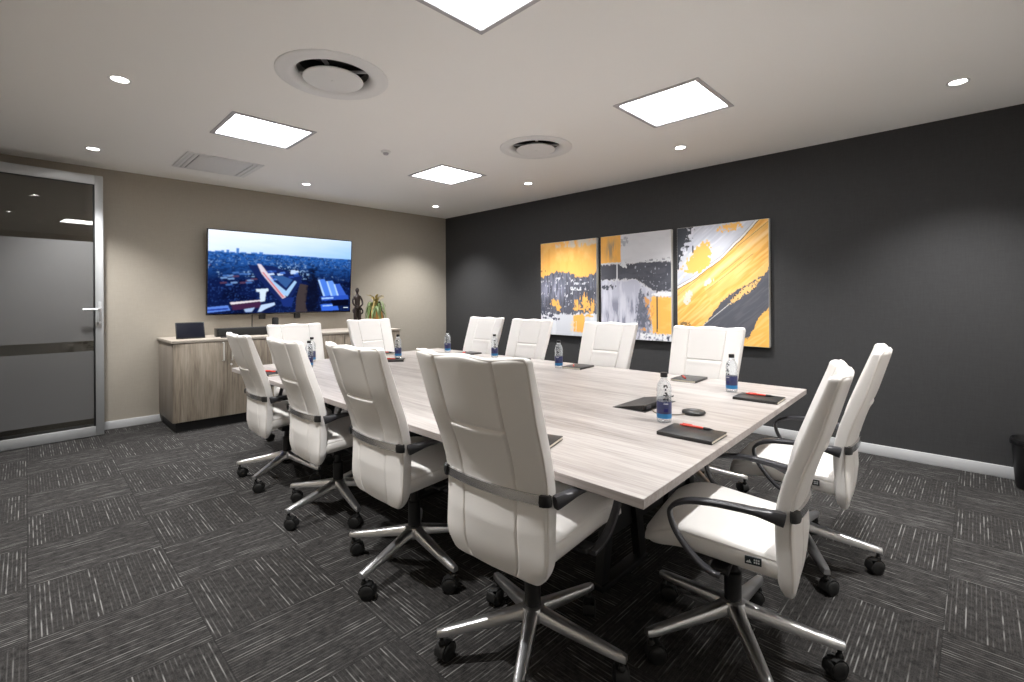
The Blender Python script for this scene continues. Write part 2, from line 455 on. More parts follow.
# ---- glass door standing open in front of the TV wall
dr = thing('door_1', 'tall silver framed glass door with frosted bands, open against the taupe wall', 'door', (.530, 6.126, 0), math.atan(.068), kind='structure')
DL, DH = -.915, 2.525     # leaf runs from x=0 (lock side) to x=DL in local space
f = MB()
f.box(-.062, 0, -.022, .022, .006, DH, .003).box(DL, DL + .062, -.022, .022, .006, DH, .003)
f.box(DL + .062, -.062, -.022, .022, DH - .088, DH, .003).box(DL + .062, -.062, -.022, .022, .006, .098, .003)
f.build('door_frame', M['alu'], dr)
MB().box(DL + .062, -.062, -.010, .010, DH - .096, DH - .088).box(-.074, -.062, -.012, .012, .098, DH - .088).box(DL + .062, DL + .072, -.012, .012, .098, DH - .088).build('glazing_gasket', M['black_plastic'], dr, 0)
g = MB()
for z0, z1, k in ((.098, .175, 0), (.175, .828, 1), (.828, .925, 0), (.925, 1.88, 1), (1.88, DH - .096, 0)):
    g.cur = k; g.box(DL + .07, -.072, -.004, .004, z0, z1)
g.build('glass_pane', [M['glass_clear'], M['glass_frost']], dr, 0)
hd = MB().box(-.047, -.017, -.029, -.022, 1.05, 1.30, .003).build('lock_plate', M['alu'], dr)
MB().tube(spline([(-.032, -.024, 1.228), (-.032, -.058, 1.228), (-.045, -.070, 1.228), (-.09, -.072, 1.228), (-.158, -.070, 1.228)], 6), .0095, 12).build('lever_handle', M['chrome'], hd)
MB().lathe([(.011, 0), (.011, -.012), (.009, -.014), (0, -.014)], 18, (-.032, -.029, 1.10), 'y').box(-.034, -.030, -.047, -.043, 1.085, 1.112).build('key_cylinder', M['chrome'], hd)

sw = thing('light_switch', 'white light switch on taupe wall seen through the frosted door glass', 'light switch', (.26, RY1, 1.30))
MB().box(-.06, .06, -.010, 0, -.06, .06, .003).build('switch_plate', M['switch'], sw)
MB().box(-.018, .018, -.016, -.009, -.03, .03, .003).build('rocker', M['socket'], sw)

# ------------------------------------------------------------------ ceiling fittings
PLAB = ['square LED panel nearest the charcoal wall and camera', 'square LED panel in front of the television, left side',
        'smallest looking square LED panel, nearest the far corner', 'square LED panel cut by the top edge of the photo']
def led_panel():
    t = thing('led_panel', '', 'ceiling light', (0, 0, H), group='square LED panels in the ceiling')
    o = .302; i = .270
    f = MB()
    prof = [(o, 0), (o, -.006), (i + .004, -.008), (i, -.004), (i, .020)]
    f.rings([[(sx * r, sy * r, z) for sx, sy in ((-1, -1), (1, -1), (1, 1), (-1, 1))] for r, z in prof], cap=False)
    f.build('panel_frame', M['fixture_grey'], t, 20)
    MB().box(-PH, PH, -PH, PH, .020, .05).build('panel_housing', M['fixture_white'], t, 0)
    MB().box(-i, i, -i, i, .004, .012).build('diffuser', M['panel_light'], t, 0)
    return t
proto = led_panel()
for i, (x, y) in enumerate(PANELS):
    o = proto if i == 0 else copy_tree(proto)
    o.location = (x, y, H); o['label'] = PLAB[i]

SLAB = ['round downlight left of the large round air diffuser', 'round downlight above the glass door corner', 'round downlight between the grille and the far LED panel',
        'round downlight in the far corner of the ceiling', 'round downlight beside the smaller air diffuser', 'round downlight near the right LED panel',
        'round downlight at the right edge above the charcoal wall', 'round downlight above the left of the room', 'round downlight above the near table end']
def downlight():
    t = thing('downlight', '', 'downlight', (0, 0, H), group='small round downlights in the ceiling')
    MB().lathe([(.058, 0), (.058, -.004), (.052, -.006), (.044, -.003), (.041, .006), (.040, .055), (.046, .056), (.046, .001)], 32, cap=False).build('trim_ring', M['fixture_white'], t, 40)
    MB().lathe([(0, .006), (.036, .004), (.041, .006), (.041, .03), (0, .03)], 28).build('lens', M['spot_light'], t, 40)
    return t
dp = downlight()
allsp = SPOTS + HIDDEN_SPOTS
for i, (x, y) in enumerate(allsp):
    o = dp if i == 0 else copy_tree(dp)
    o.location = (x, y, H); o['label'] = SLAB[i]
def add_beam(o):
    ld = bpy.data.lights.new('downlight_beam', 'SPOT'); ld.energy = SPOT_WATTS; ld.spot_size = math.radians(104); ld.spot_blend = .85
    ld.shadow_soft_size = .035; ld.color = (1, .99, .975)
    lo = bpy.data.objects.new('downlight_beam', ld); COL.objects.link(lo); lo.location = (0, 0, -.012); lo.parent = o
for o in [c for c in COL.objects if c.name.split('.')[0] == 'downlight']: add_beam(o)

DLAB = ['larger looking round ceiling air diffuser nearer the camera', 'round ceiling air diffuser nearer the charcoal wall']
def diffuser():
    t = thing('air_diffuser', '', 'air vent', (0, 0, H), group='round air diffusers in the ceiling')
    MB().lathe([(.322, 0), (.322, -.005), (.318, -.008), (.30, -.008), (.275, -.010), (.255, -.014), (.236, -.012), (.215, .004), (.205, .03), (.205, .034), (.24, .034), (.24, 0)], 64, cap=False).build('flange', M['fixture_white'], t, 45)
    MB().lathe([(.203, .03), (.195, .07)], 48, cap=False).build('duct_throat', M['throat'], t, 40)
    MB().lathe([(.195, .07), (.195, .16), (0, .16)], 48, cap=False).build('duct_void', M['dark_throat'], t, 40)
    MB().lathe([(0, -.031), (.012, -.031), (.014, -.028), (.156, -.027), (.169, -.025), (.173, -.020), (.167, -.014), (.13, .004), (0, .026)], 56).build('centre_disc', M['fixture_white'], t, 40)
    for k in range(4):
        MB().box(.10, .205, -.012, .012, .022, .030).build('bracket', M['fixture_grey'], t, 30, rot=(0, 0, PI / 4 + k * PI / 2))
    return t
dp = diffuser()
for i, (x, y) in enumerate(DIFFS):
    o = dp if i == 0 else copy_tree(dp)
    o.location = (x, y, H); o['label'] = DLAB[i]

gr = thing('ceiling_grille', 'square white ceiling air grille with side slots, above the television wall', 'air vent', (1.345, 5.395, H))
f = MB(); o_, i_ = .322, .30
f.rings([[(sx * r, sy * r, z) for sx, sy in ((-1, -1), (1, -1), (1, 1), (-1, 1))] for r, z in ((o_, 0), (o_, -.008), (i_, -.010), (i_, -.002))], cap=False)
f.build('grille_frame', M['fixture_white'], gr, 20)
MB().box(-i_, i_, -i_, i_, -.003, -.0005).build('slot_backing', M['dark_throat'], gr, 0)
MB().box(-.222, .222, -.288, .288, -.012, -.003, .003).build('centre_plate', M['fixture_white'], gr)
for sx in (-1, 1):
    for a_, b_ in ((.230, .262), (.268, .298)):
        MB().box(*sorted((sx * a_, sx * b_)), -.294, .294, -.011, -.003, .002).build('louvre', M['fixture_white'], gr)

sd = thing('smoke_detector', 'tiny white round detector on the ceiling between the LED panels', 'detector', (2.29, 3.83, H))
MB().lathe([(.042, 0), (.042, -.010), (.036, -.016)], 28).build('detector_base', M['fixture_white'], sd)
MB().lathe([(.024, -.016), (.024, -.028), (.018, -.034), (0, -.034)], 24).build('sensor_cap', M['fixture_grey'], sd)

# ------------------------------------------------------------------ procedural pictures
def vnoise(x, y, seed):
    r = np.random.RandomState(seed); G = r.rand(257, 257)
    x = np.mod(x, 256); y = np.mod(y, 256)
    xi = x.astype(int); yi = y.astype(int); fx = x - xi; fy = y - yi
    fx = fx * fx * (3 - 2 * fx); fy = fy * fy * (3 - 2 * fy)
    a = G[yi, xi]; b = G[yi, xi + 1]; c = G[yi + 1, xi]; d = G[yi + 1, xi + 1]
    return (a * (1 - fx) + b * fx) * (1 - fy) + (c * (1 - fx) + d * fx) * fy
def fbm(x, y, seed, oct=4):
    v = 0; amp = .5; t = 0
    for k in range(oct): v = v + amp * vnoise(x * 2 ** k, y * 2 ** k, seed + k); t += amp; amp *= .55
    return v / t
def lin(c): return np.array(srgb(*c)[:3])
def put(img, mask, col, soft=None):
    m = np.clip(mask.astype(float), 0, 1)[..., None]
    c = lin(col) if isinstance(col, tuple) else col
    img[:] = img * (1 - m) + c * m
def inpoly(A, B, poly):
    r = np.zeros(A.shape, bool); n = len(poly)
    for i in range(n):
        (x1, y1), (x2, y2) = poly[i], poly[(i + 1) % n]
        c = ((y1 > B) != (y2 > B)) & (A < (x2 - x1) * (B - y1) / ((y2 - y1) if y2 != y1 else 1e-9) + x1)
        r ^= c
    return r
ORG, SLT, PAL, WHT = (236, 170, 74), (74, 77, 86), (196, 197, 206), (226, 227, 232)

def art_one(A, B):
    n1 = fbm(A * 6, B * 6, 3); n2 = fbm(A * 20, B * 9, 9); n3 = fbm(A * 44, B * 36, 15, 3); n4 = fbm(A * 12, B * 4, 41); nv = fbm(A * 60, B * 6, 47, 3)
    S = lambda n, t, w: np.clip((n - t) / w, 0, 1)
    img = np.zeros(A.shape + (3,)); put(img, np.ones(A.shape), (238, 178, 92))
    put(img, S(n1, .46, .2) * .7, (246, 198, 118)); put(img, S(n4, .52, .2) * .5, (228, 160, 74))
    put(img, S(.07 + .10 * (n1 - .45) - B, 0, .02) * (A > .28) * S(n2, .40, .15), (214, 202, 186))
    edge = .345 + .05 * (n2 - .5) + .035 * np.sin(A * 7 + 2.4) + .05 * (n3 - .5)
    body = S(B - edge, 0, .015)
    put(img, body, (82, 84, 96)); put(img, body * S(nv, .48, .18) * .6, (112, 114, 130)); put(img, body * S(n2, .56, .1) * .7, (62, 64, 74))
    lav = np.exp(-((A - .22) / .24) ** 2 - ((B - .52) / .12) ** 2)
    put(img, body * np.clip(lav * 1.4 * S(nv, .36, .2), 0, 1) * .8, (150, 152, 172))
    put(img, body * S(n3, .71, .03) * (B < .72), (196, 196, 204))
    put(img, body * (np.abs(B - .505 - .03 * (A - .6)) < .018) * (A > .54) * (A < .74) * S(n3, .46, .05), (206, 208, 214))
    put(img, body * (np.abs(B - .455) < .012) * (A > .62) * (A < .82) * S(n3, .5, .05), (190, 192, 200))
    for ax, bx, rx, ry in ((.26, .66, .09, .045), (.34, .71, .06, .04), (.66, .68, .07, .06), (.80, .66, .08, .10), (.92, .70, .05, .09)):
        put(img, S(1 - ((A - ax) / rx) ** 2 - ((B - bx) / ry) ** 2 + 3.2 * (n3 - .5) + 2 * (nv - .5), .3, .2), (234, 176, 92))
    low = .765 + .07 * (n3 - .5) + .04 * (n1 - .5)
    lw = S(B - low, 0, .012)
    put(img, lw, (204, 206, 214)); put(img, lw * S(n4, .48, .15) * .7, (224, 225, 231))
    for ax, bx, rx, ry in ((.05, .74, .06, .05), (.16, .79, .10, .025), (.30, .83, .07, .018), (.08, .82, .05, .02)):
        put(img, S(1 - ((A - ax) / rx) ** 2 - ((B - bx) / ry) ** 2 + 3.5 * (n3 - .5), .3, .2), (72, 76, 92))
    ob = S(A - .60 - .05 * (nv - .5), 0, .01) * S(.95 + .04 * (n3 - .5) - A, 0, .01) * S(B - .775 - .06 * (n2 - .5), 0, .01) * S(.965 + .02 * (n3 - .5) - .16 * (A > .80) - B, 0, .01)
    put(img, ob, (240, 178, 88)); put(img, (A > .55) * (A < .66) * (np.abs(B - .90) < .055) * S(n3, .40, .08), (226, 208, 180))
    put(img, S(.30 - np.abs(B - .29) * 10, 0, .2) * (A < .16) * S(n3, .60, .04), (120, 84, 60))
    return img
def art_two(A, B):
    n1 = fbm(A * 6, B * 6, 23); n2 = fbm(A * 26, B * 6, 29); n3 = fbm(A * 44, B * 38, 35, 3); n4 = fbm(A * 5, B * 20, 31)
    S = lambda n, t, w: np.clip((n - t) / w, 0, 1)
    img = np.zeros(A.shape + (3,)); put(img, np.ones(A.shape), (206, 205, 209)); put(img, S(n4, .45, .2) * .4, (194, 193, 198))
    sq = S(.31 + .012 * (n3 - .5) - A, 0, .006) * S(.265 + .012 * (n3 - .5) - B, 0, .006)
    put(img, sq, (236, 174, 82)); put(img, sq * np.clip(np.exp(-((A - .17) / .08) ** 2 - ((B - .13) / .10) ** 2) * 1.3 * S(n2, .34, .25), 0, 1) * .85, (150, 138, 120))
    put(img, S(1 - ((A - .36) / .06) ** 2 - ((B - .06) / .05) ** 2 + 3.5 * (n3 - .5), .4, .2) * .7, (140, 142, 152))
    b0 = .275 + .035 * (n3 - .5); b1 = .435 + .12 * np.clip((A - .52) / .25, 0, 1) + .05 * (n3 - .5)
    band = S(B - b0, 0, .01) * S(b1 - B, 0, .01)
    put(img, band, (70, 71, 80)); put(img, band * S(n4, .5, .12) * .5, (88, 90, 100)); put(img, band * S(n3, .72, .03) * (A > .5), (160, 162, 174))
    put(img, (np.abs(A - .248 - .01 * (n1 - .5)) < .010) * (B > .26) * (B < .44), (208, 208, 214))
    put(img, S(1 - ((A - .36) / .06) ** 2 - ((B - .285) / .035) ** 2 + 2.5 * (n3 - .5), .1, .1), (208, 208, 213))
    put(img, (np.abs(B - .262 + .03 * (A - .7)) < .010) * (A > .6) * S(n3, .55, .05) * .8, (110, 112, 120))
    low = S(B - b1, 0, .01)
    put(img, low, (178, 179, 194)); put(img, low * S(n2, .44, .2) * .75, (206, 206, 216)); put(img, low * S(.42 - n2, 0, .08) * S(B, .58, .08) * .75, (112, 114, 132))
    put(img, low * S(1 - ((A - .09) / .12) ** 2 - ((B - .50) / .03) ** 2 + 3 * (n3 - .5), .3, .2), (70, 74, 86))
    dk = S(1.2 - ((A - .62) / .12) ** 2 - ((B - .76) / .24) ** 2 + 2.2 * (n2 - .5) + 1.6 * (n3 - .5), .35, .4)
    put(img, dk * .9, (84, 88, 102))
    ob = S(A - .735 - .10 * (n3 - .5) - .05 * (n2 - .5), 0, .012) * S(B - .595 - .03 * (n3 - .5), 0, .01) * S(.945 + .06 * (n3 - .5) - B, 0, .01)
    put(img, ob, (240, 178, 86)); put(img, ob * S(n4, .5, .15) * .5, (246, 196, 112)); put(img, (np.abs(A - .815 - .01 * (n1 - .5)) < .008) * (B > .54) * (B < .92), (58, 56, 60))
    for ax, bx, rx, ry in ((.68, .64, .05, .05), (.73, .74, .05, .08), (.62, .90, .07, .02)):
        put(img, S(1 - ((A - ax) / rx) ** 2 - ((B - bx) / ry) ** 2 + 3.6 * (n3 - .5), .4, .2) * .9, (220, 156, 84))
    put(img, S(B - .93 - .04 * (n3 - .5), 0, .01) * (A > .58) * S(n3, .42, .08), (226, 226, 229)); put(img, S(B - .92, 0, .02) * (A > .70) * S(.36 - n3, 0, .04), (62, 68, 84))
    put(img, S(1 - ((A - .88) / .14) ** 2 - ((B - .575) / .022) ** 2 + 2.4 * (n3 - .5), .1, .1), (226, 226, 230))
    return img
def art_three(A, B):
    n1 = fbm(A * 6, B * 6, 53); n3 = fbm(A * 42, B * 42, 65, 3)
    S = lambda n, t, w: np.clip((n - t) / w, 0, 1)
    st = fbm((A * .62 + B) * 46, (A - B * .6) * 4, 71, 3); s2 = fbm((A * .62 + B) * 14, (A - B * .6) * 2.5, 77, 3)
    img = np.zeros(A.shape + (3,)); put(img, np.ones(A.shape), (236, 176, 86))
    put(img, S(st, .48, .15) * .6, (246, 202, 128)); put(img, S(.46 - st, 0, .12) * .5, (212, 152, 70)); put(img, S(s2, .5, .15) * .35, (248, 208, 140))
    put(img, np.exp(-((A * .57 + B - .66 - .02 * (n1 - .5)) / .022) ** 2) * .55, (250, 222, 172))
    up = .535 - .62 * A + .07 * np.sin(A * 3.0) - .03 * (n1 - .5)
    pale = S(up - B, 0, .006)
    put(img, pale, (200, 202, 212)); put(img, pale * S(st, .48, .12) * .7, (222, 223, 231)); put(img, pale * S(.44 - s2, 0, .1) * .5, (178, 182, 198))
    put(img, (np.abs(B - up + .014) < .012) * 1., (226, 222, 220)); put(img, (np.abs(B - up) < .004) * 1., (110, 84, 56)); put(img, (np.abs(B - up + .030) < .003) * .7, (130, 120, 112))
    bl = S(1.15 - ((A - .23) / .19) ** 2 - ((B - .29 + .45 * (A - .23)) / .115) ** 2 + 2.0 * (n3 - .5) + 2.4 * (n1 - .5), .15, .1)
    put(img, bl * pale, (240, 184, 96))
    put(img, S(1 - A / .20 - B / .30 + 1.3 * (n3 - .5) + .7 * (n1 - .5), 0, .05), (60, 64, 72))
    put(img, (A < .022 + .02 * (n3 - .5)) * (B < .36), (60, 64, 72))
    put(img, S(1 - ((A - .60) / .16) ** 2 - ((B - .035 + .1 * (A - .6)) / .04) ** 2 + 2.6 * (n3 - .5), .3, .2), (240, 186, 100))
    put(img, S(1 - ((A - .19) / .012) ** 2 - ((B - .19) / .04) ** 2 + 1.2 * (n3 - .5), .1, .1), (70, 70, 78))
    for ax, bx, rx, ry in ((.37, .48, .06, .03), (.13, .60, .06, .06)):
        put(img, S(1 - ((A - ax) / rx) ** 2 - ((B - bx + .4 * (A - ax)) / ry) ** 2 + 2.4 * (n3 - .5), .2, .2) * .9, (212, 206, 202))
    lo = .335 + .50 * (1 - A) / .70 + .035 * np.sin((1 - A) * 9 + .6) + .05 * (n3 - .5) + .04 * (n1 - .5)
    dark = S(B - lo, 0, .008) * (A > .26)
    put(img, dark, (78, 80, 89)); put(img, dark * S(st, .52, .15) * .5, (96, 96, 104))
    isl = S(1 - ((A - .74) / .17) ** 2 - ((B - .575 + .55 * (A - .74)) / .042) ** 2 + 2.2 * (n3 - .5) + 1.6 * (n1 - .5), .15, .12)
    put(img, isl, (230, 184, 116)); put(img, isl * S(n3, .60, .05), (70, 66, 66))
    put(img, S(1 - ((A - .95) / .07) ** 2 - ((B - .405 + .8 * (A - .95)) / .05) ** 2 + 2 * (n3 - .5), .2, .15), (236, 186, 108))
    tri = S(B - (1.02 - 1.15 * (A - .70) + .02 * np.sin(A * 40) + .06 * (n3 - .5)), 0, .008) * (A > .68)
    put(img, tri, (238, 178, 86)); put(img, tri * S(st, .5, .15) * .5, (248, 204, 128))
    put(img, (np.abs((A - .33) * .62 + (B - .83)) < .0035) * (A > .30) * (A < .62) * .9, (200, 198, 196))
    for c0 in (.20, .44, .55): put(img, (np.abs(A * .57 + B - .50 - c0 * .45) < .0028) * S(s2, .46, .05) * (1 - dark) * (1 - pale) * .7, (120, 92, 58))
    put(img, S(1 - ((A - .08) / .10) ** 2 - ((B - .84) / .035) ** 2 + 3 * (n3 - .5), .5, .2) * .8, (92, 76, 56))
    return img
def tv_picture(A, B):
    n1 = fbm(A * 8, B * 8, 83); n2 = fbm(A * 60, B * 60, 87); n3 = fbm(A * 110, B * 70, 91); n4 = fbm(A * 4, B * 14, 97)
    img = np.zeros(A.shape + (3,))
    sk = np.clip(.55 * A + .9 * B / .25 * .45 + .25 * (n4 - .5), 0, 1)[..., None]
    img[:] = lin((238, 242, 248)) * (1 - sk) + lin((140, 186, 238)) * sk
    hz = .255 + .012 * np.sin(A * 9) * .3 + .006 * (n2 - .5)
    for x, wd, h in ((.085, .008, .022), (.115, .008, .030), (.176, .009, .060), (.21, .02, .012), (.28, .02, .016), (.325, .012, .022), (.06, .02, .012), (.145, .015, .012)):
        put(img, (np.abs(A - x) < wd) * (B > hz - h) * (B < hz + .02), (70, 118, 186))
    g = B > hz
    t = np.clip((B - .255) / .75, 0, 1)[..., None]
    land = lin((38, 92, 170)) * (1 - np.clip(t * 2.2, 0, 1)) + lin((12, 24, 66)) * np.clip(t * 2.2, 0, 1)
    img[:] = np.where(g[..., None], land, img)
    put(img, g * np.clip((n2 - .45) / .15, 0, 1) * .6, (8, 18, 58)); put(img, g * np.clip((n1 - .46) / .12, 0, 1) * np.clip((B - .36) / .1, 0, 1) * .7, (6, 10, 36))
    S = lambda n, t, w: np.clip((n - t) / w, 0, 1)
    put(img, g * S(n3, .58, .12) * S(n1, .40, .1) * (B > .36) * (B < .56) * .8, (140, 178, 224)); put(img, g * S(n3, .62, .1) * (B < .40) * .6, (110, 150, 204))
    put(img, g * S(n3, .62, .12) * (B > .56) * .5, (50, 84, 156)); put(img, g * (n1 > .56) * (n2 > .5) * (B > .40) * (B < .55) * (A < .2), (110, 52, 60))
    P = lambda poly, c, k=1.: put(img, inpoly(A, B, poly) * k, c)
    P([(.24, .40), (.40, .40), (.62, .52), (.60, .62), (.52, .86), (.46, .86), (.30, .55)], (20, 34, 84))
    for i in range(18):
        r = np.random.RandomState(200 + i); x = .34 + .22 * r.rand(); y = .42 + .16 * r.rand()
        P([(x, y), (x + .035, y - .01), (x + .045, y + .012), (x + .008, y + .024)], [(180, 200, 232), (70, 110, 190), (36, 64, 140)][i % 3])
    P([(.30, .38), (.325, .385), (.50, .80), (.475, .82), (.33, .50)], (206, 196, 208)); P([(.33, .48), (.345, .485), (.49, .80), (.475, .81)], (196, 120, 126))
    P([(.36, .52), (.50, .72), (.56, .58), (.575, .60), (.51, .79), (.48, .77)], (150, 186, 224)); P([(.40, .52), (.50, .68), (.545, .57), (.47, .52)], (48, 84, 140))
    P([(.46, .82), (.56, .80), (.54, .93), (.48, .92)], (24, 44, 110))
    P([(.60, .62), (.66, .64), (.645, .90), (.66, 1), (.57, 1), (.575, .80)], (60, 52, 54))
    put(img, np.clip(1.6 - ((A - .695) / .045) ** 2 - ((B - .78) / .34) ** 2 + 2.2 * (n2 - .5), 0, 1) * .9, (9, 13, 34))
    for k, (x, y) in enumerate(((.735, .56), (.80, .58), (.86, .62))):
        P([(x, y), (x + .05, y - .01), (x + .13, y + .21), (x + .045, y + .23)], [(70, 118, 214), (96, 142, 226), (54, 92, 190)][k])
        P([(x, y), (x + .012, y), (x + .06, y + .23), (x + .045, y + .23)], (160, 194, 240))
    P([(.76, .79), (.98, .77), (.99, .83), (.77, .85)], (40, 76, 176)); P([(.765, .81), (.86, .80), (.86, .82), (.77, .83)], (150, 186, 240))
    P([(.76, .90), (.89, .89), (.91, .985), (.77, .99)], (50, 96, 206)); P([(.775, .915), (.885, .905), (.888, .92), (.778, .93)], (150, 186, 244))
    P([(.84, .84), (.99, .83), (.99, .92), (.86, .93)], (8, 10, 30))
    P([(0, .92), (.12, .90), (.135, .96), (0, .985)], (86, 122, 206)); P([(0, .945), (.12, .93), (.125, .95), (0, .965)], (30, 56, 140))
    P([(.13, .865), (.325, .835), (.33, .85), (.14, .89)], (214, 206, 212)); P([(.14, .89), (.33, .85), (.33, .93), (.15, .96)], (60, 32, 62))
    P([(.295, .70), (.375, .69), (.378, .72), (.362, .73), (.355, .85), (.325, .86), (.32, .735), (.298, .73)], (196, 214, 232))
    P([(.33, .90), (.42, .87), (.425, .90), (.36, .95), (.33, .985), (.31, .985)], (176, 198, 232)); P([(.22, .95), (.29, .93), (.27, .985), (.23, .985)], (150, 172, 208))
    for i in range(16):
        r = np.random.RandomState(300 + i); x = .03 + .25 * r.rand(); y = .45 + .2 * r.rand()
        P([(x, y), (x + .04, y - .008), (x + .045, y + .012), (x + .005, y + .02)], [(70, 112, 180), (120, 156, 208), (90, 60, 80)][i % 3], .7)
    for _ in range(2):
        pd = np.pad(img, ((1, 1), (1, 1), (0, 0)), 'edge')
        img = (pd[:-2, 1:-1] + pd[2:, 1:-1] + pd[1:-1, :-2] + pd[1:-1, 2:] + 2 * img) / 6
    P = lambda poly, c, k=1.: put(img, inpoly(A, B, poly) * k, c)
    P([(.945, .945), (.985, .944), (.985, .953), (.945, .954)], (210, 222, 240))
    pd = np.pad(img, ((1, 1), (1, 1), (0, 0)), 'edge')
    img = (pd[:-2, 1:-1] + pd[2:, 1:-1] + pd[1:-1, :-2] + pd[1:-1, 2:] + 2 * img) / 6
    return img
def raster(name, w, h, nx, ny, fn, mat, parent, xf, gain=1.):
    """flat grid facing local -Y, x in [0,w], z in [0,h], coloured by fn(a,b)"""
    a, b = np.meshgrid(np.linspace(0, 1, nx), np.linspace(0, 1, ny))
    col = np.clip(fn(a, b) * gain, 0, 1)
    vs = np.stack([a.ravel() * w, np.zeros(a.size), (1 - b).ravel() * h], 1)
    idx = np.arange(nx * ny).reshape(ny, nx)
    fs = np.stack([idx[1:, :-1], idx[1:, 1:], idx[:-1, 1:], idx[:-1, :-1]], -1).reshape(-1, 4)
    me = bpy.data.meshes.new(name); me.from_pydata(vs.tolist(), [], fs.tolist())
    at = me.attributes.new('paint', 'FLOAT_COLOR', 'POINT')
    at.data.foreach_set('color', np.concatenate([col.reshape(-1, 3), np.ones((a.size, 1))], 1).ravel().astype(np.float32))
    me.materials.append(mat)
    o = bpy.data.objects.new(name, me); COL.objects.link(o); o.parent = parent; o.matrix_local = xf
    return o

# ---- television
TW, TH = 1.728, .985
tv = thing('television', 'large wall mounted television showing a blue aerial city view', 'television', (1.425, 6.235, 1.138))
tv.rotation_euler = (math.radians(4.0), 0, 0)
MB().box(0, TW, 0, .028, 0, TH, .004).build('tv_casing', M['tv_black'], tv)
raster('screen', TW - .022, TH - .026, 400, 228, tv_picture, M['screen'], tv, Matrix.Translation((.011, -.0012, .016)))
MB().box(.40, TW - .40, .028, .058, .10, TH - .25, .006).build('rear_housing', M['tv_black'], tv)
for x in (.60, 1.02):
    MB().box(x - .035, x + .035, .012, .058, -.062, .10, .005).build('bracket_arm', M['black_plastic'], tv)
pb = MB().box(1.62, 2.95, RY1 - .022, RY1, 1.35, 1.95, .002).build('tv_wall_bracket', M['black_metal'])
tag(pb, 'black steel wall plate behind the television', 'bracket')
cb = MB().tube(spline([(1.93, RY1 - .012, 1.36), (1.93, RY1 - .010, 1.15), (1.928, RY1 - .012, .98), (1.93, RY1 - .02, .918)], 6), .005, 8).build('tv_cable', M['black_plastic'])
tag(cb, 'thin black cable hanging under the television', 'cable')

# ---- three paintings on the charcoal wall
def painting(label, ya, fn):
    t = thing('canvas_painting', label, 'painting', (RX1, ya, .832), -PI / 2, 'three abstract canvases in a row')
    # local x runs to the right seen from the room, -y points into the room
    W_, H_ = .897, 1.212
    MB().box(0, W_, -.045, -.001, 0, H_, .003).build('stretched_canvas', M['canvas_side'], t)
    MB().box(.02, W_ - .02, -.004, 0, -.008, H_ - .03).build('backing_frame', M['canvas_frame_dark'], t, 0)
    raster('print', W_ - .006, H_ - .006, 220, 296, fn, M['canvas_print'], t, Matrix.Translation((.003, -.0462, .003)))
    return t
painting('left abstract canvas, ochre upper third above a ragged slate band', 4.205, art_one)
painting('middle abstract canvas, ochre square in its pale top left corner', 3.247, art_two)
painting('right abstract canvas with broad diagonal ochre and slate strokes', 2.285, art_three)

# ------------------------------------------------------------------ sideboard
cab = thing('sideboard', 'long low grey oak sideboard on black plinth below the television', 'cabinet', (1.0, 5.62, 0))
CW, CD, CH = 2.555, .70, .912
MB().box(.0, .018, .019, CD, .10, CH - .028, .001).box(CW - .018, CW, .019, CD, .10, CH - .028, .001).box(.018, CW - .018, .019, CD, .10, .118).box(.018, CW - .018, CD - .012, CD, .118, CH - .028).build('carcass', M['cab_side'], cab, 30)
MB().box(-.012, CW + .010, -.012, CD + .012, CH - .028, CH, .002).build('worktop', M['cab_top'], cab)
MB().box(.03, CW - .03, .05, CD - .02, 0, .10).build('plinth', M['black_metal'], cab, 0)
seams = [.002, .475, .905, 1.335, 1.765, 2.195, CW - .002]
for i in range(6):
    a, b = seams[i] + .0015, seams[i + 1] - .0015
    d = MB().box(a, b, 0, .018, .103, CH - .034, .0015).build('cabinet_door', M['cab'], cab)
    hx = (b - .038) if i % 2 == 0 else (a + .038)
    MB().tube(spline([(hx, 0, .868), (hx, -.022, .862), (hx, -.027, .85), (hx, -.027, .70), (hx, -.022, .688), (hx, 0, .682)], 5), .0075, 10).build('door_handle', M['handle'], d)
    if i in (1, 3):
        MB().lathe([(.011, .002), (.011, -.005), (.008, -.008), (0, -.008)], 18, (hx - .005, 0, .635), 'y').build('cabinet_lock', M['chrome'], d)

tb = thing('touch_console', 'dark tablet style conference console tilted on sideboard left end', 'tablet', (1.195, 5.84, CH))
mt = Matrix.Translation((0, -.02, .004)) @ Matrix.Rotation(math.radians(-18), 4, 'X')
MB().box(-.128, .128, 0, .014, 0, .175, .005, mat=mt).build('console_body', M['black_plastic'], tb)
MB().box(-.118, .118, -.0014, .002, .012, .164, mat=mt).build('console_screen', M['glossy_dark'], tb, 0)
MB().prism([(-.09, .0), (.09, .0), (.09, .085), (-.09, .085)], 0, .008).box(-.02, .02, .045, .085, .004, .10, .003).build('console_stand', M['black_plastic'], tb, 30)

sb = thing('soundbar', 'black soundbar lying on sideboard below the television', 'speaker', (1.70, 5.88, CH))
MB().box(-.265, .265, -.05, .05, .004, .092, .012, 3).build('speaker_body', M['bar_cloth'], sb)
for sx in (-1, 1): MB().box(*sorted((sx * .262, sx * .27)), -.052, .052, .002, .094, .003).build('end_cap', M['black_plastic'], sb)
for sx in (-1, 1): MB().box(*sorted((sx * .18, sx * .22)), -.03, .03, 0, .005).build('foot', M['rubber'], sb, 0)

cy = thing('round_speaker', 'small black cylindrical speaker standing behind the soundbar', 'speaker', (2.125, 6.12, CH))
MB().lathe([(.034, 0), (.037, .004), (.037, .17), (.035, .178), (0, .178)], 32).build('speaker_body', M['bar_cloth'], cy)
MB().lathe([(.030, .178), (.030, .182), (.026, .184), (0, .184)], 28).build('top_control', M['glossy_dark'], cy)

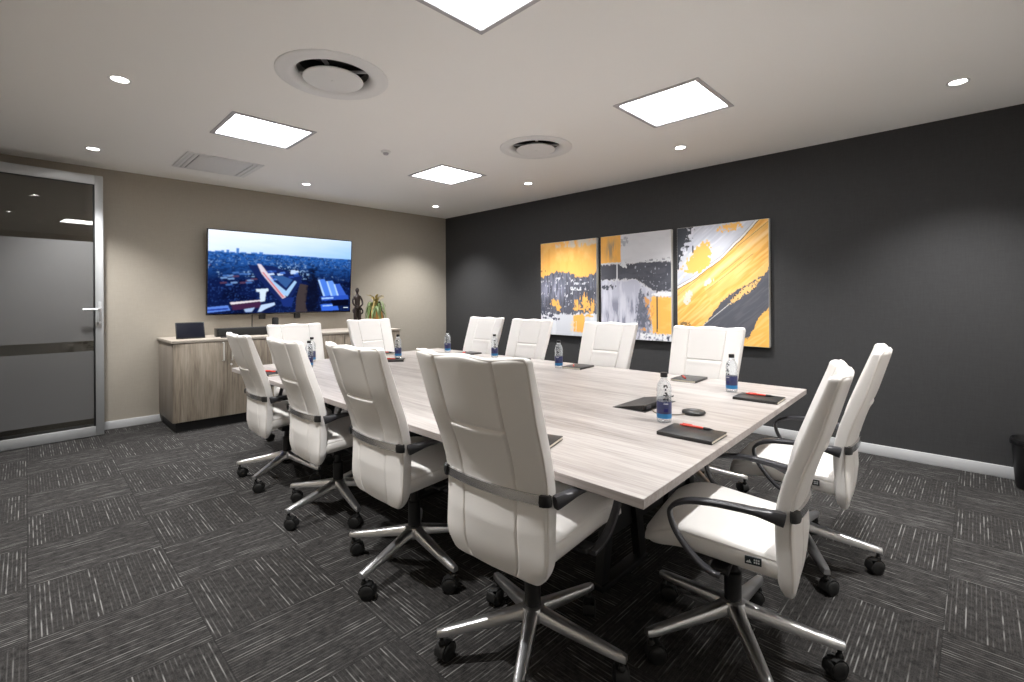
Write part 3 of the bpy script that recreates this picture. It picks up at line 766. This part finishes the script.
rm = thing('remote_control', 'small black remote lying on sideboard in front of the soundbar', 'remote', (1.50, 5.72, CH), .3)
MB().box(-.065, .065, -.018, .018, 0, .014, .005).build('remote_body', M['black_plastic'], rm)
MB().box(-.045, -.035, -.008, .008, .0135, .0155).box(-.02, .03, -.008, .008, .0135, .0155).build('remote_buttons', M['socket'], rm, 0)

# two slender dark figures embracing
def figure(name, label, x, y, hgt, lean, sep):
    t = thing(name, label, 'sculpture', (x, y, CH))
    s = hgt
    MB().box(-.048, .048, -.04, .04, 0, .02, .004).build('plinth_block', M['bronze'], t)
    b = MB()
    for sx in (-1, 1):
        b.tube(spline([(sx * .038, 0, .018), (sx * .034, 0, .18 * s), (sx * .030, 0, .34 * s), (sx * .022, 0, .50 * s)], 6), [.012 + .012 * min(1, k / 12) for k in range(19)], 10)
        b.tube(spline([(sx * .038, 0, .80 * s), (sx * .066, -.004, .70 * s), (sx * .062, -.02, .60 * s), (sx * .012, -.03, .535 * s)], 6), .012, 8)
    R = []
    for z, rx, ry in ((.47, .030, .024), (.52, .042, .030), (.58, .036, .027), (.66, .034, .026), (.74, .044, .028), (.80, .046, .024), (.83, .022, .018), (.86, .013, .013), (.89, .015, .016), (.92, .024, .026), (.955, .025, .028), (.985, .017, .019), (1.0, .006, .006)):
        R.append([(rx * math.cos(2 * PI * k / 16) + lean * max(0, z - .8), ry * math.sin(2 * PI * k / 16), z * s) for k in range(16)])
    b.rings(R)
    b.build('figure', M['bronze'], t, 60)
    return t
figure('figure_sculpture', 'tall slender dark figure sculpture right of the television', 3.112, 5.95, .555, 0, 0)
figure('figure_sculpture', 'shorter dark figure sculpture between tall figure and plant', 3.195, 6.10, .36, .03, 0)

pl = thing('potted_plant', 'spiky yellow green plant in amber vase on the sideboard', 'plant', (3.37, 5.93, CH))
MB().lathe([(.055, 0), (.075, .01), (.098, .08), (.104, .15), (.094, .21), (.086, .235), (.078, .235), (.084, .20), (0, .19)], 40).build('vase', M['amber'], pl, 50)
MB().lathe([(.080, .20), (.05, .212), (0, .218)], 24, cap=False).build('soil', M['soil'], pl)
rng = random.Random(3)
for k in range(72):
    a = 2 * PI * k / 72 * 5.1 + rng.uniform(-.2, .2)
    L = rng.uniform(.06, .135); rise = rng.uniform(.03, .17); drop = rng.uniform(.05, .30)
    if k % 6 == 0: rise = rng.uniform(.18, .25); drop = -.02; L = .10
    c, s = math.cos(a), math.sin(a)
    P = [(0.02 * c, .02 * s, .205), (L * .35 * c, L * .35 * s, .205 + rise * .85), (L * .75 * c, L * .75 * s, .205 + rise), (L * c * 1.1, L * s * 1.1, .205 + rise - drop * .55), (L * 1.15 * c, L * 1.15 * s, .205 + rise - drop)]
    P = [(x, y, max(z, .02)) for x, y, z in P]
    pts = spline(P, 5)
    wd = [(.3 + 1.0 * math.sin(PI * min(1, (i + 2) / (len(pts) + 1))), 1) for i in range(len(pts))]
    MB().sweep(pts, [(-.011, 0), (0, .003), (.011, 0), (0, -.002)], widths=wd).build('leaf', M['leaf'] if k % 3 else M['leaf_dry'], pl, 60)

# ------------------------------------------------------------------ meeting table
TX0, TX1, TYN0, TYN1, TYF = 1.204, 3.338, .668, .748, 4.47
tbl = thing('meeting_table', 'large pale wood boardroom table surrounded by white chairs', 'table', (2.27, 2.63, 0))
ox, oy = 2.27, 2.63
poly = [(TX0 - ox, TYN0 - oy), (TX1 - ox, TYN1 - oy), (TX1 - ox, TYF - oy), (TX0 - ox, TYF - oy)]
top = MB().prism(poly, .709, .7395).build('tabletop', M['table'], tbl, 0)
bm = bmesh.new(); bm.from_mesh(top.data)
bmesh.ops.bevel(bm, geom=list(bm.edges), offset=.0015, segments=1, affect='EDGES'); bm.to_mesh(top.data); bm.free()
top.data.materials.append(M['table_edge'])
for p in top.data.polygons:
    if abs(p.normal.z) < .5: p.material_index = 1
MB().box(-.60, .60, -1.45, -1.40, .64, .708).box(-.60, .60, 1.40, 1.45, .64, .708).box(-.40, -.35, -1.40, 1.40, .64, .708).box(.35, .40, -1.40, 1.40, .64, .708).build('underframe', M['black_metal'], tbl, 0)
for sx in (-1, 1):
    for sy in (-1, 0, 1):
        l = MB()
        for s2 in (-1, 1):
            l.sweep([(sx * .30 + s2 * .05, sy * 1.42, .70), (sx * .30 + s2 * .17, sy * 1.42, .03)], [(-.03, -.02), (.03, -.02), (.03, .02), (-.03, .02)], up=Vector((0, 1, 0)))
        l.box(sx * .30 - .20, sx * .30 + .20, sy * 1.42 - .03, sy * 1.42 + .03, 0, .03, .004)
        l.build('leg', M['black_metal'], tbl, 30)
MB().box(-.42, .42, -1.415, -1.385, .20, .64).build('modesty_panel', M['black_metal'], tbl, 0)

# flush power box with its lid tipped open
pw = thing('table_power_box', 'open black flip top socket box set in the table top', 'socket box', (2.292, 1.262, .7395), .02)
bx = MB()
X = .165
bx.add([(-X, .085, .0015), (X, .085, .0015), (X, -.085, .034), (-X, -.085, .034), (-X, .085, 0), (X, .085, 0), (X, -.085, .027), (-X, -.085, .027)],
       [(0, 1, 2, 3), (7, 6, 5, 4), (0, 3, 7, 4), (1, 5, 6, 2), (3, 2, 6, 7), (0, 4, 5, 1)])
bx.build('lid', M['notebook'], pw, 20)
MB().add([(-X + .004, .07, .002), (X - .004, .07, .002), (X - .004, -.072, .028), (-X + .004, -.072, .028), (-X + .004, .07, 0), (X - .004, .07, 0), (X - .004, -.072, 0), (-X + .004, -.072, 0)],
         [(0, 1, 2, 3), (7, 6, 5, 4), (0, 3, 7, 4), (1, 5, 6, 2), (3, 2, 6, 7), (0, 4, 5, 1)]).build('socket_housing', M['black_plastic'], pw, 20)
for k in range(3):
    x = -.10 + k * .10
    MB().box(x - .026, x + .026, -.0755, -.072, .005, .024, .003).build('socket', M['socket'], pw)
MB().box(-X - .006, X + .006, -.092, .092, 0, .0015).build('rim', M['black_plastic'], pw, 0)

pk = thing('conference_puck', 'round black microphone puck beside the nearest bottle', 'microphone', (2.262, .985, .7395))
MB().lathe([(.046, 0), (.053, .003), (.055, .009), (.052, .015), (.040, .018), (0, .019)], 40).build('puck_body', M['notebook'], pk, 50)
MB().lathe([(.018, .0185), (.018, .0198), (.015, .0203), (0, .0203)], 28).build('touch_button', M['socket'], pk)
cbl = MB().tube(spline([(2.215, 1.005, .7425), (2.17, 1.04, .7425), (2.135, 1.09, .7425), (2.16, 1.14, .7425), (2.20, 1.166, .743)], 6), .003, 8).build('puck_cable', M['cable'])
tag(cbl, 'thin tan cable running from the puck to the socket box', 'cable')

# ------------------------------------------------------------------ bottles
def bottle():
    t = thing('water_bottle', '', 'bottle', group='water bottles on the table')
    r = .0335
    prof = [(.020, .003), (.026, 0), (.031, .002), (r, .010), (r, .018), (r - .0012, .021), (r - .0012, .097), (r, .101), (r - .0025, .112), (r, .121), (r - .0025, .132), (r - .0005, .142), (r - .0015, .156), (.0285, .172), (.021, .186), (.0155, .194), (.0140, .198), (.0140, .206)]
    MB().lathe(prof, 32, cap=False).build('bottle_body', M['bottle'], t, 60)
    MB().lathe([(0, .004), (.028, .004), (.031, .010), (.031, .155), (.027, .172), (.020, .184), (0, .184)], 24).build('water', M['water'], t, 60)
    l = MB(); n = 40
    for k, (z0, z1) in enumerate(((.042, .096), (.021, .042))):
        l.cur = k; l.lathe([(r - .0006, z0), (r - .0004, z1)], n, cap=False)
    lb = l.build('bottle_label', [M['label_blue'], M['label_cyan']], t, 60)
    def arcbox(mb, a0, a1, z0, z1, rr):
        P = 5; vs = []
        for z in (z0, z1):
            for k in range(P):
                a = a0 + (a1 - a0) * k / (P - 1); vs.append((rr * math.cos(a), rr * math.sin(a), z))
        mb.add(vs, [(k, k + 1, P + k + 1, P + k) for k in range(P - 1)])
    g = MB(); rr = r + .0007
    for base in (0,):
        # a stack of blocky black characters climbing the bottle
        for z, strokes in ((.166, ((-.32, .22, 0, .006), (-.32, -.14, -.006, 0), (.1, .3, -.008, 0))), (.150, ((-.14, .04, -.002, .006),)), (.134, ((-.18, .16, 0, .006), (.0, .2, -.005, 0))),
                           (.122, ((-.34, .34, .003, .007), (-.1, .34, -.003, .0))), (.108, ((-.34, -.06, -.004, .004), (.06, .34, -.004, .004)))):
            for a0, a1, d0, d1 in strokes:
                rz = rr - (.0035 if z > .155 else 0)
                arcbox(g, base + a0, base + a1, z + d0, z + d1, rz)
    g.build('lettering', M['ink'], t, 0)
    e = MB()
    for base in (0,): arcbox(e, base - .28, base + .28, .052, .066, r + .0002)
    e.build('label_emblem', pbr('label_emblem_navy', srgb(20, 26, 96), .4), lb, 0)
    w = MB()
    for base in (0,):
        for k in range(4): arcbox(w, base - .3 + k * .16, base - .2 + k * .16, .086, .090, r + .0002)
    w.build('label_print', M['label_white'], lb, 0)
    MB().lathe([(.0155, .204), (.0160, .206), (.0160, .222), (.0150, .225), (0, .225)], 24).build('cap', M['black_plastic'], t, 40)
    MB().lathe([(.0150, .199), (.0158, .200), (.0158, .203), (.0150, .2035)], 24).build('neck_ring', M['label_white'], t, 40)
    return t
BOT = [(2.024, 1.018, 'water bottle nearest the camera, in front of the socket box'), (2.95, 1.052, 'water bottle behind the notebook at the right table corner'),
       (3.035, 2.44, 'water bottle in front of the third painting gap, mid right side'), (3.16, 3.33, 'water bottle on far right side before the second far chair'),
       (3.15, 4.05, 'water bottle at far right table corner'), (2.53, 4.03, 'water bottle before the right chair of the far end'),
       (1.655, 4.00, 'front of two water bottles before the left far end chair'), (1.83, 4.36, 'rear of two water bottles before the left far end chair')]
BOT[2] = (3.035, 2.44, 'water bottle beside the chair in front of the left painting')
bp_ = bottle()
for i, (x, y, lab) in enumerate(BOT):
    o = bp_ if i == 0 else copy_tree(bp_)
    o.location = (x, y, .7395); o.rotation_euler = (0, 0, math.atan2(-y, -x) + (.25 if i == 0 else (-.7 if i == 1 else rng.uniform(-.4, .4)))); o['label'] = lab

# ------------------------------------------------------------------ notebooks and pens
def notebook():
    t = thing('notebook', '', 'notebook', group='black notebooks on the table')
    MB().box(-.085, .085, -.112, .112, .0, .0022, .001).box(-.085, .085, -.112, .112, .0120, .0145, .001).box(-.0865, -.0835, -.112, .112, .0, .0145, .001).build('cover', M['notebook'], t, 30)
    MB().box(-.0835, .082, -.109, .109, .0022, .0120).build('pages', M['paper'], t, 0)
    return t
def pen():
    t = thing('ballpoint_pen', '', 'pen', group='red pens on the notebooks')
    MB().lathe([(.0045, -.028), (.0052, -.020), (.0052, .055), (.0045, .062)], 16, (0, 0, 0), 'y').build('barrel', M['pen_red'], t, 40)
    MB().lathe([(.0013, -.072), (.002, -.066), (.0055, -.052), (.0058, -.030), (.0050, -.028)], 16, (0, 0, 0), 'y').build('grip', M['black_plastic'], t, 40)
    MB().box(-.0015, .0015, .018, .060, .005, .0075).lathe([(.003, .062), (.003, .072), (0, .073)], 12, (0, 0, 0), 'y').build('clip', M['pen_red'], t, 30)
    return t
# x, y, rotation, pen dx, dy, pen rotation, label, pen label
H2 = PI / 2
NB = [(1.905, .838, .03, .060, .005, .03, 'black notebook nearest the camera at the near table end', 'red pen on the nearest notebook'),
      (2.825, .862, .03, .035, .005, .10, 'black notebook by the right near table corner', 'red pen on the notebook by the right corner'),
      (3.185, 1.418, H2 + .05, -.02, .03, 2.2, 'black notebook before the chair below the right painting', 'red pen on the notebook below the right painting'),
      (3.155, 2.335, H2 + .1, -.02, .03, 2.2, 'black notebook beside the bottle below the left painting', 'red pen on the notebook below the left painting'),
      (3.15, 3.04, H2, -.02, .02, 2.2, 'black notebook before the second farthest right side chair', 'red pen on the second farthest right side notebook'),
      (3.18, 3.75, H2, -.03, .02, 2.2, 'black notebook at the far right near the corner bottle', 'red pen on the far right notebook'),
      (1.381, 1.265, .29, .02, .03, .9, 'black notebook half hidden behind the nearest left chair', 'red pen on the half hidden notebook'),
      (1.33, 3.86, .05, -.01, .0, .5, 'black notebook by the farthest left side chair', 'pen on the notebook by the farthest left side chair'),
      (2.36, 3.86, .9, .0, .0, 1.0, 'black notebook near the bottle at the far end', 'red pen on the far end notebook'),
      (2.62, 4.40, 0, .0, .0, .6, 'black notebook before the right far end chair', 'red pen before the right far end chair')]
n0, p0 = notebook(), pen()
for i, (x, y, rz, dx, dy, pr, lab, plab) in enumerate(NB):
    o = n0 if i == 0 else copy_tree(n0)
    o.location = (x, y, .7395); o.rotation_euler = (0, 0, rz); o['label'] = lab
    p = p0 if i == 0 else copy_tree(p0)
    p.location = (x + dx, y + dy, .7395 + .0145 + .0058); p.rotation_euler = (0, 0, pr)
    p['label'] = plab

# ------------------------------------------------------------------ the chairs
CG = 'white leather boardroom chairs around the table'
def sup(v, r):   # rounded end profile
    return math.sqrt(max(0., 1 - v * v)) * r
FRONT = [(.37, -.190), (.43, -.166), (.62, -.156), (.68, -.162), (.77, -.184), (.93, -.242), (1.10, -.306)]
REAR = [(.37, -.206), (.44, -.216), (.60, -.208), (.70, -.216), (.80, -.246), (.90, -.284), (1.10, -.342)]
WIDTH = [(.37, .226), (.65, .225), (1.10, .248)]
BZ0, BZ1, BRB, BRT = .372, 1.098, .095, .016
def half_width(z):
    W = lerp_table(WIDTH, z)
    db = (BZ0 + BRB - z) / BRB; dt = (z - (BZ1 - BRT)) / BRT
    if db > 0: W -= .066 * (1 - math.sqrt(max(0, 1 - db * db)))
    if dt > 0: W -= BRT * (1 - math.sqrt(max(0, 1 - dt * dt)))
    return W
def bulge(s, z): return -.030 * (1 - s * s) * min(1, max(0, (z - .34) / .2))
SEAM = .52
def back_mesh(mb):
    zs = set(BZ0 + (BZ1 - BZ0) * i / 74 for i in range(75))
    zs |= set(.862 + d for d in (-.012, -.008, -.005, -.0025, 0, .0025, .005, .008, .012))
    zs |= set(BZ1 - d for d in (.002, .004, .007, .011, .016)) | set(BZ0 + d for d in (.002, .005, .009, .014))
    zs = sorted(zs)
    ss = set(-1 + 2 * j / 34 for j in range(35))
    for q in (-SEAM, SEAM): ss |= set(q + d for d in (-.05, -.032, -.02, -.01, 0, .01, .02, .032, .05))
    ss |= set(g * (1 - d) for g in (-1, 1) for d in (.006, .014, .024, .04))
    ss = sorted(ss)
    R = []
    for z in zs:
        uf = smooth_table(FRONT, z); ur = smooth_table(REAR, z); W = half_width(z)
        th = (uf - ur) / 2; um = (uf + ur) / 2
        e = .014; k = 1.
        if z > BZ1 - e: k = math.sqrt(max(.10, 1 - ((z - (BZ1 - e)) / e) ** 2))
        if z < BZ0 + e: k = min(k, math.sqrt(max(.04, 1 - ((BZ0 + e - z) / e) ** 2)))
        th *= k
        def pt(s, sgn):
            w = s * W
            rc = .012
            a = max(0., (abs(w) - (W - rc)) / rc)
            tt = th - min(.011, th * .6) * (1 - math.sqrt(max(0., 1 - a * a)))
            g = 0.
            if k > .6:
                sm_ = 1. if z > .70 or sgn > 0 else .55
                g -= .0085 * sm_ * math.exp(-((abs(s) - SEAM) / .016) ** 2)
                if abs(s) < SEAM:
                    g += .005 * (1 - (s / SEAM) ** 2) * sm_
                    if z > .7: g += -.009 * math.exp(-((z - .862) / .0055) ** 2) + .004 * math.exp(-((z - .845) / .013) ** 2)
                else:
                    g += .0045 * math.sin(PI * min(1, (abs(s) - SEAM) / (1 - SEAM))) * sm_
                if sgn < 0: g -= .007 * math.exp(-((z - .655) / .016) ** 2)
            wave = (.0045 * math.cos(s * PI * 2.2) - .003) * max(0., (z - (BZ1 - .05)) / .05)
            return (um + bulge(s, z) + sgn * (tt + g), w, z + wave)
        R.append([pt(s_, 1) for s_ in ss] + [pt(s_, -1) for s_ in reversed(ss)])
    mb.rings(R)
def seat_mesh(mb):
    def outline(inset, n=10):
        x0, x1, w0, w1 = -.190 + inset * .4, .268 - inset, .226 - inset, .250 - inset
        r = .075
        pts = []
        # counter-clockwise from rear right
        def arc(cx, cy, a0, a1, rr):
            for k in range(n + 1):
                a = a0 + (a1 - a0) * k / n; pts.append((cx + rr * math.cos(a), cy + rr * math.sin(a)))
        arc(x1 - r, -(w1 - r), -PI / 2, 0, r)
        for k in range(1, 12): pts.append((x1, -(w1 - r) + 2 * (w1 - r) * k / 12))
        arc(x1 - r, w1 - r, 0, PI / 2, r)
        for k in range(1, 14):
            f = k / 14; pts.append((x1 - r + (x0 + .03 - x1 + r) * f, w1 + (w0 - w1) * f))
        arc(x0 + .03, w0 - .03, PI / 2, PI, .03)
        for k in range(1, 12): pts.append((x0, (w0 - .03) * (1 - 2 * k / 12)))
        arc(x0 + .03, -(w0 - .03), PI, 3 * PI / 2, .03)
        for k in range(1, 14):
            f = k / 14; pts.append((x0 + .03 + (x1 - r - x0 - .03) * f, -(w0 + (w1 - w0) * f)))
        return pts
    def zmap(x, z):
        d = max(0, (x - .10) / .168)
        return z + .10 * (x + .05) * (1 if x < .12 else 0) + (.017 if x >= .12 else 0) - .052 * d * d * (1 if z > .47 else .55)
    L = [(.060, .446), (.030, .447), (.012, .454), (.004, .468), (.0, .484), (.001, .500), (.004, .508), (.0075, .511), (.004, .514), (.006, .520), (.016, .527), (.035, .531), (.065, .532), (.105, .531), (.15, .530), (.20, .530)]
    R = []
    for ins, z in L:
        if ins <= .066:
            o = outline(ins)
        else:
            o = [(cx + (x - cx) * (1 - (ins - .065) / .19), y * (1 - (ins - .065) / .19)) for x, y in outline(.065) for cx in (.03,)]
        R.append([(x, y, zmap(x, z + (.006 * math.cos(min(1, abs(y) / .25) * PI / 2) if z > .525 else 0))) for x, y in o])
    mb.rings(R)

def chair():
    t = thing('office_chair', '', 'chair', group=CG)
    sm = MB(); seat_mesh(sm); seat = sm.build('seat', M['leather'], t, 50)
    # small woven tag on the left rear side of the seat
    tagm = Matrix.Translation((-.100, .2351, 0)) @ Matrix.Rotation(math.radians(3.6), 4, 'Z')
    tg = MB().box(-.024, .024, -.003, .0015, .478, .503, .0008, mat=tagm).build('seat_tag', M['tag'], seat, 0)
    mk = MB().add([(.016, .0019, .4835), (.004, .0019, .4835), (.010, .0019, .495)], [(0, 1, 2)]).add([(.021, .0019, .4835), (.008, .0019, .4835), (.0155, .0019, .491)], [(0, 1, 2)])
    for k in range(3):
        for z_ in (.4845, .4925): mk.box(-.002 - k * .006 - .0045, -.002 - k * .006, .0015, .0019, z_, z_ + .0055)
    mk.v = [tuple(tagm @ Vector(p)) for p in mk.v]
    mk.build('tag_print', M['tag_mark'], seat, 0)
    bm_ = MB(); back_mesh(bm_); bk = bm_.build('backrest', M['leather'], t, 60)
    # piping round the rear rim
    def rim(s):
        return [(smooth_table(REAR, z) + .006, s * (half_width(z) - .004), z) for z in [.415 + (1.082 - .415) * k / 30 for k in range(31)]]
    lft, rgt = rim(1), rim(-1)
    mid = [(smooth_table(REAR, 1.094) + .006 + bulge(w / .252, 1.09), w, 1.094 + .0045 * math.cos(w / .252 * PI * 2.2) - .003) for w in np.linspace(.236, -.236, 22)]
    MB().tube(lft + mid + list(reversed(rgt)), .0052, 8).build('piping', M['leather_back'], bk, 60)
    # metal bar hugging the back, black end caps where the arms join
    ub = lambda w: smooth_table(REAR, .655) + bulge(w / .224, .655) - .004
    sec = [(-.005, -.015), (.003, -.015), (.007, -.010), (.009, -.003), (.009, .003), (.007, .010), (.003, .015), (-.005, .015)]
    br = MB().sweep([(ub(w), w, .655) for w in np.linspace(-.207, .207, 25)], sec).build('back_bar', M['brushed'], t, 40)
    for s in (-1, 1):
        MB().sweep([(ub(.206) - .001, s * .2055, .655), (ub(.215) - .001, s * .217, .655), (ub(.221) + .004, s * .2255, .655), (ub(.224) + .013, s * .2285, .655)], [(-.009, -.017), (.009, -.017), (.012, 0), (.009, .017), (-.009, .017), (-.012, 0)]).build('end_cap', M['black_plastic'], br, 40)
    # loop arms
    prof = [(-.188, .645), (-.155, .652), (-.10, .661), (-.01, .665), (.07, .658), (.118, .643), (.146, .620), (.150, .592), (.134, .548), (.100, .500), (.058, .455), (.020, .428), (-.005, .424)]
    for s in (-1, 1):
        cp = spline([(u, s * lerp_table([(-.188, .237), (-.12, .256), (-.03, .270), (.15, .276)], u) if z > .47 else s * (.276 - .022 * (.47 - z) / .046), z) for u, z in prof], 6)
        n = len(cp); R = []
        for i, p in enumerate(cp):
            f = i / (n - 1)
            a_ = lerp_table([(0, .55), (.12, .80), (.42, .80), (.60, .62), (1, .70)], f); b_ = lerp_table([(0, 2.4), (.05, 2.2), (.16, 1.1), (.5, .75), (1, .9)], f)
            tt = (cp[min(i + 1, n - 1)] - cp[max(i - 1, 0)]).normalized()
            side = Vector((0, 1, 0)); nrm = tt.cross(side).normalized(); side = nrm.cross(tt).normalized()
            R.append([tuple(p + side * (x * a_) + nrm * (y * b_)) for x, y in ((-.021, -.006), (-.016, -.009), (.016, -.009), (.021, -.006), (.023, 0), (.021, .006), (.014, .009), (-.014, .009), (-.021, .006), (-.023, 0))])
        MB().rings(R).build('armrest', M['arm_plastic'], t, 45)
    # mechanism, lever and arm cross-member under the seat
    mc = MB().box(-.12, .11, -.085, .085, .405, .447, .012).box(-.03, .03, -.25, .25, .424, .440, .004).prism([(-.05, -.05), (.05, -.05), (.05, .05), (-.05, .05)], .37, .408).build('tilt_mechanism', M['black_plastic'], t, 40)
    MB().tube(spline([(.02, -.08, .415), (.03, -.16, .412), (.03, -.215, .408)], 5), .005, 8).box(.02, .04, -.245, -.205, .403, .413, .004).build('tilt_lever', M['black_plastic'], mc, 40)
    MB().lathe([(.0, .165), (.030, .165), (.030, .30), (.026, .304), (.019, .305), (.019, .375), (.0, .375)], 28).build('gas_lift', M['black_plastic'], t, 40)
    return t
def base_parts(t, b):
    hub = MB().lathe([(0, .125), (.036, .125), (.046, .135), (.048, .165), (.042, .180), (.030, .184), (0, .184)], 32).build('base_hub', M['chrome'], t, 40)
    for k in range(5):
        a = b + k * 2 * PI / 5
        R = []
        for f in [i / 10 for i in range(11)]:
            r = .030 + (.348 - .030) * f
            zt = .183 - .066 * f ** .9 ; th = .042 - .020 * f
            w = .024 - .007 * f
            e = 1.
            if f > .95: e = .75
            R.append([(r, -w * e, zt - th), (r, -w * e, zt - .008), (r, -w * .7 * e, zt - .001), (r, 0, zt), (r, w * .7 * e, zt - .001), (r, w * e, zt - .008), (r, w * e, zt - th), (r, w * .5 * e, zt - th - .001), (r, -w * .5 * e, zt - th - .001)])
        lg = MB().rings(R).build('base_leg', M['chrome'], t, 50, rot=(0, 0, a))
        c = MB()
        for s in (-1, 1):
            c.lathe([(0, s * .008), (.027, s * .008), (.0315, s * .011), (.0315, s * .022), (.027, s * .026), (.010, s * .027), (0, s * .027)], 26, (0, 0, .0315), 'y')
        hood = []
        for j in range(9):
            th = math.radians(-10 + j * 25); hood.append((.036 * math.cos(th) * .95, 0, .0315 + .036 * math.sin(th)))
        c.sweep(hood, [(-.020, -.0025), (.020, -.0025), (.020, .0025), (-.020, .0025)], up=Vector((0, 1, 0)) if False else Vector((.3, 0, .2)))
        c.lathe([(.010, .060), (.013, .066), (.011, .074), (.0075, .078), (.0075, .100)], 16, (.018, 0, 0))
        sw_ = random.Random(int(a * 50) + k).uniform(-1.2, 1.2)
        o = c.build('caster', M['rubber'], lg, 40)
        o.location = (.328, 0, 0); o.rotation_euler = (0, 0, sw_)
        # keep the stem on the leg tip: shift so the stem axis stays put
        o.location = (.332 - .018 * math.cos(sw_), -.018 * math.sin(sw_), 0)

ch0 = chair()
base_parts(ch0, 0.)
# x, y, facing (deg, direction the sitter looks), base angle (deg, world), height offset, label
CH = [(1.297, 1.172, 4, 141, .033, 'nearest white chair seen from behind, left side of table'),
      (1.345, 2.004, 0, 130, .003, 'second white chair from the camera on the left side, seen from behind'),
      (1.365, 2.870, -1, 126, -.021, 'third white chair from the camera on the left side'),
      (1.360, 3.690, -2, 149, -.027, 'farthest white chair on the left side, in front of the sideboard doors'),
      (1.836, .655, 100, -63, -.032, 'white chair at the near table end, side view, closest to camera'),
      (2.722, .660, 96, -68, -.030, 'white chair at the near table end, closer to the charcoal wall'),
      (3.172, 1.412, 180, 20, -.008, 'right side white chair below the right painting'),
      (3.172, 2.245, 180, 50, .0, 'right side white chair between the left and middle paintings'),
      (3.170, 3.140, 180, 10, .005, 'right side white chair left of the paintings, second from the far corner'),
      (3.172, 3.80, 180, 30, .010, 'right side white chair closest to the far corner'),
      (1.87, 4.54, 270, 15, -.030, 'left white chair at the far table end, before the soundbar'),
      (2.69, 4.54, 272, 40, -.010, 'right white chair at the far table end, below the plant')]
for i, (x, y, fa, ba, dz, lab) in enumerate(CH):
    o = ch0 if i == 0 else copy_tree(ch0)
    o.location = (x, y, 0); o.rotation_euler = (0, 0, math.radians(fa)); o['label'] = lab
    if i >= 6: o.scale = (1, 1.05, 1)
    for c in o.children:
        nm = c.name.split('.')[0]
        if nm == 'base_leg':
            c.rotation_euler = (0, 0, c.rotation_euler[2] + math.radians(ba - fa))
        elif nm == 'gas_lift':
            c.location.z = dz * .5
        elif nm != 'base_hub':
            c.location.z = dz
            if i == 5 and nm in ('backrest', 'back_bar', 'armrest'): c.location.x = -.014

# ------------------------------------------------------------------ waste bin at the right edge
bn = thing('waste_bin', 'black round waste bin by the charcoal wall at right edge', 'bin', (4.735, -.29, 0))
MB().lathe([(.0, .0), (.105, 0), (.108, .004), (.128, .30), (.132, .302), (.132, .335), (.127, .338), (.122, .332), (.104, .02), (0, .015)], 40).build('bin_body', M['black_plastic'], bn, 40)
MB().lathe([(.128, .296), (.136, .298), (.136, .318), (.128, .322)], 40, cap=False).build('bin_rim', M['tv_black'], bn, 40)

# ------------------------------------------------------------------ world, camera, view
wd = bpy.data.worlds.new('World'); SC.world = wd; wd.use_nodes = True
wd.node_tree.nodes['Background'].inputs[0].default_value = (.5, .5, .5, 1)
wd.node_tree.nodes['Background'].inputs[1].default_value = .05

YAW, ROLL, F, CY = .7964, -.0061, 475.445, 299.333
cam = bpy.data.cameras.new('camera'); co = bpy.data.objects.new('camera', cam); COL.objects.link(co)
cam.sensor_width = 36; cam.sensor_fit = 'HORIZONTAL'; cam.lens = F / 1024 * 36
cam.shift_y = -(341 - CY) / 1024; cam.clip_start = .02
v = Vector((math.sin(YAW), math.cos(YAW), 0)); r = Vector((math.cos(YAW), -math.sin(YAW), 0)); u = Vector((0, 0, 1))
cr, sr = math.cos(ROLL), math.sin(ROLL)
# image roll: content turned by ROLL about the view axis
R = cr * r + sr * u * 1.0
U = cr * u - sr * r
mat = Matrix(((R.x, U.x, -v.x, 0), (R.y, U.y, -v.y, 0), (R.z, U.z, -v.z, 1.3), (0, 0, 0, 1)))
co.matrix_world = mat
SC.camera = co

SC.view_settings.view_transform = 'Standard'; SC.view_settings.look = 'None'
SC.view_settings.gamma = 1; SC.view_settings.use_curve_mapping = False
SC.view_settings.exposure = 0.2
SC.cycles.max_bounces = 10; SC.cycles.diffuse_bounces = 6; SC.cycles.transparent_max_bounces = 16
